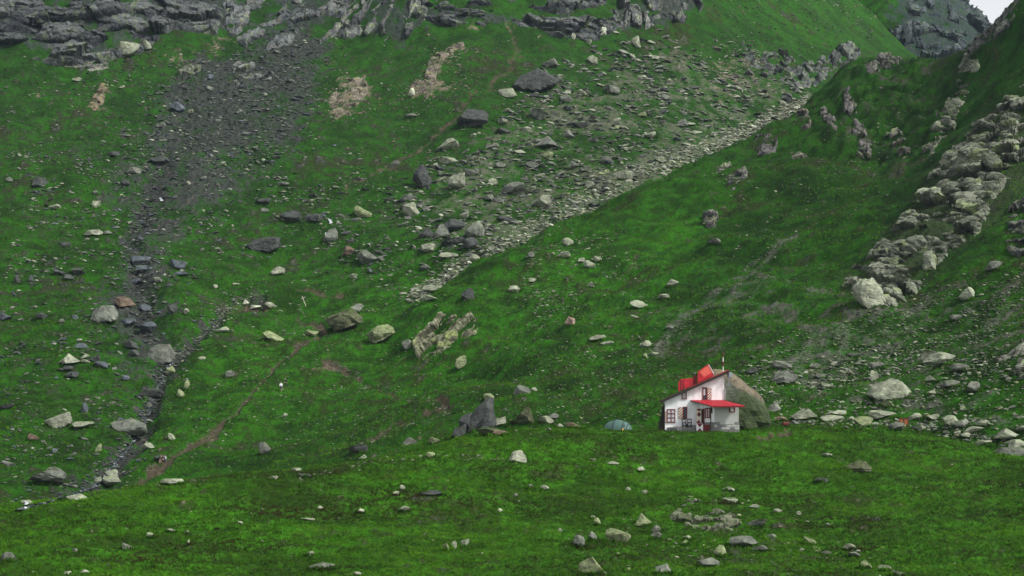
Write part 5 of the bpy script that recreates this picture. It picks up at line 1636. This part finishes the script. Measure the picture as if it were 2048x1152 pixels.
# ------------------------------------------------------------------ little things among the rocks
def place(name, u, v, dy=0.0, rz_=0.0):
    g_, _, _ = ground_at(u, v); return empty(name, (g_[0], g_[1] + dy, g_[2]), rz_)
M_RUST = mat_plain("rusty_orange_sheet", (.26, .085, .03), .7, var=.35, scale=6)
M_RUSTD = mat_plain("dark_rusty_iron", (.10, .03, .018), .8, var=.3, scale=6)
hatch = place("shelter_hatch", 1806, 856, -.4, .1)
tag(hatch, "small rusty brown frame with two orange panels wedged under the big shelter slab", "hatch")
for a in (-.62, .0, .55): MB().box(a, a + .1, -.05, .05, 0, 1.15).build("post", M_RUSTD, hatch)
MB().box(-.62, .65, -.06, .06, 1.15, 1.27).build("lintel", M_RUSTD, hatch)
for a in (-.515, .105): MB().box(a, a + .44, -.02, .02, .45, 1.12).build("panel", M_RUST, hatch)
drum = place("rusty_tank", 1571, 853, -.3, .2)
tag(drum, "small dark red rusty tank lying between stones right of the hut", "tank")
MB().tube([(-.42, 0, .32), (-.36, 0, .32), (.36, 0, .32), (.42, 0, .32)], .32, 12).build("shell", mat_plain("rust_red_paint", (.10, .025, .02), .7, var=.3, scale=5), drum)
for xx in (-.38, 0, .38): MB().tube([(xx - .03, 0, .32), (xx + .03, 0, .32)], .35, 12).build("rim", M_RUSTD, drum)
post = place("trail_marker", 611, 612, 0, 0)
tag(post, "pale leaning wooden trail marker with a crosspiece on the grass above the path", "marker post")
MB().tube([(.15, 0, -.2), (-.75, .1, 2.1)], .085, 6).build("stake", mat_plain("bleached_wood", (.5, .47, .36), .8, var=.2), post)
MB().tube([(-.95, 0, 1.55), (-.05, .05, 1.95)], .07, 6).build("crosspiece", mat_plain("bleached_wood", (.5, .47, .36), .8, var=.2), post)

# water in the gully: a thin dark stream with white falls
def ribbon(name, pts, mat, label, lift=.12, wob=.25, kind="structure"):
    P_ = []
    for a, b in zip(pts[:-1], pts[1:]):
        n_ = max(2, int(math.hypot(b[0] - a[0], b[1] - a[1]) / 3))
        for k in range(n_):
            t_ = k / n_; g_, _, _ = ground_at(a[0] + (b[0] - a[0]) * t_, a[1] + (b[1] - a[1]) * t_)
            P_.append((g_, a[2] + (b[2] - a[2]) * t_))
    V, F = [], []
    for i, (g_, w_) in enumerate(P_):
        w2 = w_ * (1 + .4 * math.sin(i * 1.7) * wob * 2); sx = .3 * math.sin(i * .9)
        V += [(g_[0] - w2 + sx, g_[1], g_[2] + lift), (g_[0] + sx, g_[1] - .05, g_[2] + lift + .05), (g_[0] + w2 + sx, g_[1], g_[2] + lift)]
        if i:
            b = 3 * i; F += [[b - 3, b - 2, b + 1, b], [b - 2, b - 1, b + 2, b + 1]]
    me = np_mesh(name, np.array(V), np.array(F), smooth=True)
    o = link(name, me, mat); tag(o, label, kind=kind); return o
m_, nt_, b_ = nodes_of("stream_water")
b_.inputs["Base Color"].default_value = (.03, .04, .045, 1); b_.inputs["Roughness"].default_value = .08
nn = nt_.nodes.new("ShaderNodeTexNoise"); nn.inputs["Scale"].default_value = 2.5; nn.inputs["Detail"].default_value = 5
gg = nt_.nodes.new("ShaderNodeNewGeometry"); nt_.links.new(gg.outputs["Position"], nn.inputs["Vector"])
cr_ = nt_.nodes.new("ShaderNodeValToRGB"); cr_.color_ramp.elements[0].position = .58; cr_.color_ramp.elements[0].color = (.03, .04, .045, 1)
cr_.color_ramp.elements[1].position = .68; cr_.color_ramp.elements[1].color = (.6, .64, .66, 1)
nt_.links.new(nn.outputs["Fac"], cr_.inputs["Fac"]); nt_.links.new(cr_.outputs["Color"], b_.inputs["Base Color"])
bp_ = nt_.nodes.new("ShaderNodeBump"); bp_.inputs["Strength"].default_value = .6; nt_.links.new(nn.outputs["Fac"], bp_.inputs["Height"]); nt_.links.new(bp_.outputs[0], b_.inputs["Normal"])
ribbon("stream", [(345, 722, .25), (325, 760, .3), (305, 795, .3), (292, 838, .3), (262, 888, .35), (238, 920, .35), (215, 945, .4), (185, 975, .45), (120, 1000, .45), (55, 1016, .5), (40, 1024, .5)], m_, "narrow dark mountain stream running down the stony gully")
M_FOAM = mat_plain("white_water", (.42, .45, .46), .4, var=.2, scale=4)
for k, (pts, lab) in enumerate([
    ([(657, 440, .2), (660, 448, .35), (656, 452, .2)], "thin upper white fall in the rocks above the mid slope"),
    ([(652, 468, .2), (649, 476, .3), (647, 480, .2)], "short lower white fall beside the angular grey rock"),
    ([(50, 1008, .12), (48, 1013, .2), (45, 1018, .2)], "white splash of stream water at the left crest of the knoll"),
    ([(321, 398, .3), (321, 408, .4)], "pale wet fall high in the stony gully")]):
    o = ribbon("waterfall", pts, M_FOAM, lab, lift=.3, kind=None); tag(o, lab, "waterfall")
# ------------------------------------------------------------------ hikers
M_SKIN = mat_plain("skin", (.50, .30, .21), .6, var=.06)
M_HAIR = mat_plain("dark_hair", (.02, .016, .013), .7)
M_EYE = mat_plain("eye", (.02, .02, .02), .3)

def skinned(name, verts, edges, radii, mat, parent, root=0, sub=1):
    me = bpy.data.meshes.new(name); me.from_pydata(verts, edges, [])
    o = link(name, me, mat, parent)
    md = o.modifiers.new("skin", 'SKIN'); md.use_smooth_shade = True
    for i, sv in enumerate(me.skin_vertices[0].data):
        r = radii[i]; sv.radius = r if isinstance(r, tuple) else (r, r); sv.use_root = (i == root)
    sb = o.modifiers.new("sub", 'SUBSURF'); sb.levels = sub; sb.render_levels = sub
    return o

def person(label, u, v, face, J, shirt, trousers, pack=None, boots=None, group=None, sleeve=True, shorts=False):
    """J: joints in metres, x right, y forward, z up, the pelvis over the origin; the figure faces +y before turning"""
    g_, _, _ = ground_at(u, v)
    root = empty("person", (g_[0], g_[1], g_[2] + .02), face)
    tag(root, label, "person", group)
    names, V, E, R = {}, [], [], []
    def add(n, p, r, par=None):
        names[n] = len(V); V.append(p); R.append(r)
        if par: E.append((names[par], names[n]))
    P = lambda n: Vector(J[n])
    add("pelvis", J["pelvis"], (.145, .11)); add("waist", tuple(P("pelvis").lerp(P("chest"), .45)), (.125, .095), "pelvis")
    add("chest", J["chest"], (.155, .11), "waist"); add("neck", J["neck"], .058, "chest")
    hd = P("head"); add("jaw", tuple(P("neck").lerp(hd, .55) + Vector((0, .015, 0))), .072, "neck"); add("head", tuple(hd), .098, "jaw"); add("crown", tuple(hd + (hd - P("neck")).normalized() * .075), .07, "head")
    for s in "LR":
        add("sh" + s, J["sh" + s], .062, "chest"); add("el" + s, J["el" + s], .043, "sh" + s); add("wr" + s, J["wr" + s], .03, "el" + s)
        d = (P("wr" + s) - P("el" + s)).normalized(); side = d.cross(Vector((0, 1, 0)));  side = side.normalized() if side.length > .1 else Vector((1, 0, 0))
        palm = P("wr" + s) + d * .075; add("pa" + s, tuple(palm), (.036, .02), "wr" + s)
        for k, (o_, l_) in enumerate(((-.028, .07), (-.009, .082), (.010, .076), (.028, .06))):
            a = palm + side * o_ + d * .045; b = palm + side * o_ * 1.15 + d * (.045 + l_ * .55); c = palm + side * o_ * 1.2 + d * (.04 + l_ * .9) + Vector((0, .02, 0))
            add("f%d%s" % (k, s), tuple(a), .0105, "pa" + s); add("g%d%s" % (k, s), tuple(b), .009, "f%d%s" % (k, s)); add("h%d%s" % (k, s), tuple(c), .0075, "g%d%s" % (k, s))
        t0 = palm - side * .03 - d * .03; add("t" + s, tuple(t0 - side * .012 + d * .01 + Vector((0, .015, 0))), .011, "pa" + s); add("u" + s, tuple(t0 - side * .022 + d * .045 + Vector((0, .03, 0))), .009, "t" + s)
        add("hi" + s, J["hi" + s], .088, "pelvis"); add("kn" + s, J["kn" + s], .058, "hi" + s); add("ca" + s, tuple(P("kn" + s).lerp(P("an" + s), .35) - Vector((0, .015, 0))), .055, "kn" + s)
        add("an" + s, J["an" + s], .037, "ca" + s); add("to" + s, tuple(P("an" + s) + Vector((0, .15, -.045))), .035, "an" + s)
    body = skinned("body", V, E, R, M_SKIN, root, 0, 2)
    # clothes
    cv = [J["pelvis"], V[names["waist"]], J["chest"], tuple(P("chest").lerp(P("neck"), .6)), J["shL"], tuple(P("shL").lerp(P("elL"), .95 if sleeve else .5)), J["shR"], tuple(P("shR").lerp(P("elR"), .95 if sleeve else .5))]
    ce = [(0, 1), (1, 2), (2, 3), (2, 4), (4, 5), (2, 6), (6, 7)]
    cr = [(.165, .13), (.15, .12), (.18, .135), .085, .08, .062, .08, .062]
    if sleeve:
        cv += [tuple(P("elL").lerp(P("wrL"), .9)), tuple(P("elR").lerp(P("wrR"), .9))]; ce += [(5, 8), (7, 9)]; cr += [.045, .045]
    skinned("shirt", cv, ce, cr, shirt, root, 0, 1)
    q = .9 if not shorts else .12
    tv = [J["pelvis"]]; te = []; trr = [(.165, .13)]
    for s in "LR":
        b = len(tv); tv += [J["hi" + s], J["kn" + s], tuple(P("kn" + s).lerp(P("an" + s), q))]; te += [(0, b), (b, b + 1), (b + 1, b + 2)]; trr += [.105, .075, .062]
    skinned("trousers", tv, te, trr, trousers, root, 0, 1)
    for s in "LR":
        a = P("an" + s); skinned("boot", [tuple(a + Vector((0, -.02, .06))), tuple(a + Vector((0, -.03, -.03))), tuple(a + Vector((0, .16, -.05)))], [(0, 1), (1, 2)], [.052, .052, .045], boots or M_DWOOD, root, 0, 1)
    ax = (hd - P("neck")).normalized()
    skinned("hair", [tuple(hd + Vector((0, -.05, -.03))), tuple(hd + Vector((0, -.035, .045))), tuple(hd + ax * .085 + Vector((0, .02, 0)))], [(0, 1), (1, 2)], [.085, .098, .062], M_HAIR, root, 0, 1)
    for sx in (-.035, .035):
        bmh = bmesh.new(); bmesh.ops.create_icosphere(bmh, subdivisions=1, radius=.013, matrix=Matrix.Translation(hd + Vector((sx, .092, .0))))
        mh = bpy.data.meshes.new("eye"); bmh.to_mesh(mh); bmh.free(); link("eye", mh, M_EYE, root)
    skinned("nose", [tuple(hd + Vector((0, .09, -.005))), tuple(hd + Vector((0, .118, -.035)))], [(0, 1)], [.012, .016], M_SKIN, root, 0, 1)
    MB().box(hd.x - .026, hd.x + .026, hd.y + .082, hd.y + .093, hd.z - .072, hd.z - .062).build("mouth", mat_plain("lips", (.30, .10, .09), .5), root)
    for sx in (-1, 1): skinned("ear", [tuple(hd + Vector((sx * .098, -.005, .015))), tuple(hd + Vector((sx * .102, -.005, -.025)))], [(0, 1)], [.016, .012], M_SKIN, root, 0, 1)
    if pack:
        c = P("chest"); pk = MB().box(c.x - .17, c.x + .17, c.y - .36, c.y - .14, c.z - .38, c.z + .2).build("backpack", pack, root, bevel=.05)
    return root

WALK = dict(pelvis=(0, 0, .93), chest=(0, .05, 1.30), neck=(0, .08, 1.50), head=(0, .12, 1.63), shL=(-.19, .05, 1.40), shR=(.19, .05, 1.40), elL=(-.25, -.06, 1.14), elR=(.25, .12, 1.14), wrL=(-.25, .06, .92), wrR=(.23, .30, .98),
            hiL=(-.10, 0, .88), hiR=(.10, 0, .88), knL=(-.11, .20, .50), knR=(.11, -.02, .48), anL=(-.11, .22, .09), anR=(.11, -.26, .14))
SIT = dict(pelvis=(0, 0, .50), chest=(0, .08, .86), neck=(0, .13, 1.05), head=(0, .18, 1.17), shL=(-.19, .09, .95), shR=(.19, .09, .95), elL=(-.26, .22, .70), elR=(.26, .22, .70), wrL=(-.16, .42, .60), wrR=(.16, .42, .60),
           hiL=(-.11, .02, .48), hiR=(.11, .02, .48), knL=(-.15, .46, .53), knR=(.15, .46, .53), anL=(-.15, .50, .10), anR=(.15, .46, .10))
BEND = dict(pelvis=(0, 0, .90), chest=(0, .25, 1.20), neck=(0, .36, 1.36), head=(0, .44, 1.46), shL=(-.19, .27, 1.27), shR=(.19, .27, 1.27), elL=(-.24, .38, 1.02), elR=(.24, .36, 1.02), wrL=(-.20, .48, .80), wrR=(.20, .50, .80),
            hiL=(-.10, 0, .86), hiR=(.10, 0, .86), knL=(-.11, .16, .50), knR=(.11, .10, .48), anL=(-.11, .02, .09), anR=(.11, -.12, .09))
cl_white = mat_plain("white_cotton", (.80, .82, .85), .8, var=.05)
cl_navy = mat_plain("dark_blue_cloth", (.05, .045, .11), .8)
cl_black = mat_plain("black_cloth", (.02, .025, .028), .8)
cl_violet = mat_plain("dark_violet_cloth", (.09, .06, .12), .8)
cl_tan = mat_plain("tan_cloth", (.55, .36, .26), .8)
cl_green = mat_plain("dark_green_cloth", (.03, .05, .035), .8)
HK = "hikers on the lower path"
person("walking person in white shirt and dark blue shorts on the grass right of the path", 562, 783, math.radians(195), WALK, cl_white, cl_navy, shorts=True, group=HK)
person("walking person in dark clothes with a pale pack behind the one in white", 571, 775, math.radians(195), WALK, cl_black, cl_green, pack=mat_plain("pale_pack", (.7, .68, .62), .8), group=HK)
person("person in dark violet with a white pack sitting beside the slab on the path", 329, 926, math.radians(150), SIT, cl_violet, cl_black, pack=cl_white, group=HK)
person("person in tan trousers and dark top bending beside the slab on the path", 320, 928, math.radians(215), BEND, cl_black, cl_tan, group=HK)

# ------------------------------------------------------------------ grass tufts of the near knoll (nobody could count them)
def tuft_mesh(name, seed, n=11):
    r = random.Random(seed); V, F = [], []
    for k in range(n):
        a = r.uniform(0, 6.28); d0 = r.uniform(0, .09); h = r.uniform(.10, .27); lean_ = r.uniform(.04, .20); w = r.uniform(.012, .022)
        bx, by = d0 * math.cos(a), d0 * math.sin(a); ca, sa = math.cos(a + r.uniform(-.6, .6)), math.sin(a + r.uniform(-.6, .6))
        b = len(V)
        V += [(bx - sa * w, by + ca * w, -.03), (bx + sa * w, by - ca * w, -.03), (bx + ca * lean_ * .4 - sa * w * .7, by + sa * lean_ * .4 + ca * w * .7, h * .65), (bx + ca * lean_ * .4 + sa * w * .7, by + sa * lean_ * .4 - ca * w * .7, h * .65), (bx + ca * lean_, by + sa * lean_, h)]
        F += [[b, b + 1, b + 3], [b, b + 3, b + 2], [b + 2, b + 3, b + 4]]
    return np_mesh(name, np.array(V), np.array(F), smooth=False)

def mat_grass():
    m, nt, b = nodes_of("grass_blades")
    N, L = nt.nodes.new, nt.links.new
    ge = N("ShaderNodeNewGeometry"); oi = N("ShaderNodeObjectInfo")
    n1 = N("ShaderNodeTexNoise"); n1.inputs["Scale"].default_value = .11; n1.inputs["Detail"].default_value = 5; n1.inputs["Roughness"].default_value = .65
    n2 = N("ShaderNodeTexNoise"); n2.inputs["Scale"].default_value = .9; n2.inputs["Detail"].default_value = 4
    mp = N("ShaderNodeMapping"); mp.inputs["Scale"].default_value = (.45, 1.1, 1.0); L(ge.outputs["Position"], mp.inputs["Vector"])   # streaks along the contour
    for n in (n1, n2): L(mp.outputs[0], n.inputs["Vector"])
    ad = N("ShaderNodeMath"); ad.operation = 'MULTIPLY_ADD'; L(oi.outputs["Random"], ad.inputs[0]); ad.inputs[1].default_value = .22; st_ = N("ShaderNodeMapRange"); st_.inputs["From Min"].default_value = .28; st_.inputs["From Max"].default_value = .72; st_.inputs["To Min"].default_value = .18; st_.inputs["To Max"].default_value = .78; L(n1.outputs["Fac"], st_.inputs["Value"]); L(st_.outputs[0], ad.inputs[2])
    a2 = N("ShaderNodeMath"); a2.operation = 'MULTIPLY_ADD'; L(n2.outputs["Fac"], a2.inputs[0]); a2.inputs[1].default_value = .45; L(ad.outputs[0], a2.inputs[2])
    cr = N("ShaderNodeValToRGB"); e = cr.color_ramp.elements
    e[0].position = .55; e[0].color = (.050, .042, .012, 1); e[1].position = 1.0; e[1].color = (.095, .245, .009, 1)
    for p, c in ((.67, (.026, .056, .005, 1)), (.78, (.038, .122, .004, 1)), (.9, (.064, .183, .006, 1))):
        q = e.new(p); q.color = c
    L(a2.outputs[0], cr.inputs["Fac"]); L(cr.outputs["Color"], b.inputs["Base Color"])
    b.inputs["Roughness"].default_value = .8; b.inputs["Specular IOR Level"].default_value = .15
    return m
M_GRASS = mat_grass()
TUFTS = []
for k in range(5):
    me = tuft_mesh("grass_tuft", 300 + k); me.materials.append(M_GRASS)
    TUFTS.append(bpy.data.objects.new("grass_tuft", me))       # sources of the instances, not in the scene

def grass_field(name, label, n, region, smin, smax, owner, sd, step=1, spots=None):
    r = np.random.default_rng(sd)
    if spots is not None: Pt = spots; cl = np.zeros(len(Pt)); return grass_object(name, label, Pt, cl, r, smin, smax)
    # pick survey cells in proportion to their true area
    i, j = np.where(region)
    ar = (np.abs(np.roll(GX, -1, 0) - GX) * np.abs(np.roll(GY, -1, 1) - GY))[i, j]; ar = np.minimum(ar, np.quantile(ar, .98))
    q = r.choice(len(i), n, p=ar / ar.sum()); i, j = np.minimum(i[q], NC - 2), np.minimum(j[q], NR - 2)
    a, b = r.uniform(size=n), r.uniform(size=n)
    bl = lambda A: A[i, j] * (1 - a) * (1 - b) + A[i + 1, j] * a * (1 - b) + A[i, j + 1] * (1 - a) * b + A[i + 1, j + 1] * a * b
    Pt = np.stack([bl(GX), bl(GY), bl(GZ)], 1)
    keep = ~((Pt[:, 1] > 236.5) & (Pt[:, 1] < 250) & (Pt[:, 0] > 18.5) & (Pt[:, 0] < 31)) & ~((Pt[:, 1] > 240.5) & (Pt[:, 1] < 245) & (Pt[:, 0] > 11) & (Pt[:, 0] < 16))
    cl = noise2(Pt[:, 0] / 1.4, Pt[:, 1] / 1.4, 91) + .6 * noise2(Pt[:, 0] / 5, Pt[:, 1] / 5, 92)
    keep &= cl > r.uniform(-1.3, .35, n)
    if not name == "grass": keep &= r.uniform(size=n) < 1.15 - ss(Pt[:, 1], 270, 560)
    Pt = Pt[keep]; cl = cl[keep]
    return grass_object(name, label, Pt, cl, r, smin, smax)

def grass_object(name, label, Pt, cl, r, smin, smax):
    me = bpy.data.meshes.new(name); me.vertices.add(len(Pt)); me.vertices.foreach_set("co", Pt.astype(np.float32).ravel())
    at = me.attributes.new("size", 'FLOAT', 'POINT'); at.data.foreach_set("value", ((smin + (smax - smin) * r.uniform(size=len(Pt)) ** 2) * (1 + .35 * cl)).astype(np.float32))
    an = me.attributes.new("turn", 'FLOAT', 'POINT'); an.data.foreach_set("value", r.uniform(0, 6.28, len(Pt)).astype(np.float32))
    at = me.attributes.new("sort", 'INT', 'POINT'); at.data.foreach_set("value", r.integers(0, len(TUFTS), len(Pt)).astype(np.int32))
    o = link(name, me); tag(o, label, kind="stuff")
    ng = bpy.data.node_groups.new(name, 'GeometryNodeTree'); N, L = ng.nodes.new, ng.links.new
    ng.interface.new_socket("Geometry", in_out='INPUT', socket_type='NodeSocketGeometry'); ng.interface.new_socket("Geometry", in_out='OUTPUT', socket_type='NodeSocketGeometry')
    gi, go = N("NodeGroupInput"), N("NodeGroupOutput")
    join = N("GeometryNodeJoinGeometry")
    na = lambda nm, tp: (lambda x: (setattr(x, "data_type", tp), x.inputs["Name"].__setattr__("default_value", nm), x)[2])(N("GeometryNodeInputNamedAttribute"))
    sz, tn, so = na("size", 'FLOAT'), na("turn", 'FLOAT'), na("sort", 'INT')
    cx = N("ShaderNodeCombineXYZ"); L(tn.outputs["Attribute"], cx.inputs["Z"])
    for k, t_ in enumerate(TUFTS):
        cmp_ = N("FunctionNodeCompare"); cmp_.data_type = 'INT'; cmp_.operation = 'EQUAL'
        ins = [s_ for s_ in cmp_.inputs if s_.enabled]
        L(so.outputs["Attribute"], ins[0]); ins[1].default_value = k
        ob = N("GeometryNodeObjectInfo"); ob.inputs["Object"].default_value = t_
        ip = N("GeometryNodeInstanceOnPoints"); L(gi.outputs[0], ip.inputs["Points"]); L(cmp_.outputs["Result"], ip.inputs["Selection"]); L(ob.outputs["Geometry"], ip.inputs["Instance"])
        L(cx.outputs[0], ip.inputs["Rotation"]); L(sz.outputs["Attribute"], ip.inputs["Scale"])
        L(ip.outputs[0], join.inputs[0])
    L(join.outputs[0], go.inputs[0])
    md = o.modifiers.new("grass", 'NODES'); md.node_group = ng
    return o
vis_ok = (Vf <= VIS + 6) & (Vf < 1210) & (Vf > -40)
nograss = np.maximum.reduce([m_dirt, m_gully, m_scree, m_pink, m_cliff]) < .45
grass_field("grass", "green and brownish grass tufts of the near grassy knoll", 190000, isA & vis_ok & nograss, .55, 1.15, None, 5)
spots = []
rc = np.random.default_rng(44)
for (u, v, w, h) in hand:
    if h < 9: continue
    for k in range(int(6 + w * .9)):
        uu, vv = u + rc.uniform(-.56, .56) * w, v + h * (.40 + rc.uniform(-.02, .12))
        if vv > 1170 or not -150 < uu < 2200: continue
        g_, i_, j_ = ground_at(uu, vv)
        if nograss[i_, j_]: spots.append(g_)
grass_field("grass_collar", "grass growing up round the feet of the larger rocks", 0, None, .9, 2.2, None, 8, spots=np.array(spots))
grass_field("rough_grass", "longer rough grass on the slopes beyond the knoll", 110000, (isB | isC) & vis_ok & nograss & (GY < 560), .8, 1.9, None, 6)

# ------------------------------------------------------------------ the mountain air
hz = bpy.data.materials.new("mountain_air"); hz.use_nodes = True
hn = hz.node_tree; hn.nodes.clear()
ho = hn.nodes.new("ShaderNodeOutputMaterial"); hv = hn.nodes.new("ShaderNodeVolumePrincipled")
hv.inputs["Color"].default_value = (.60, .75, 1.0, 1); hv.inputs["Density"].default_value = 0.000045; hv.inputs["Anisotropy"].default_value = 0.1
hn.links.new(hv.outputs[0], ho.inputs["Volume"])
hb = MB().box(-330, 330, -70, 940, -48, float(GZ.max()) + 12)
tag(hb.build("haze", hz), "thin mountain haze in front of the far slopes", kind="stuff")
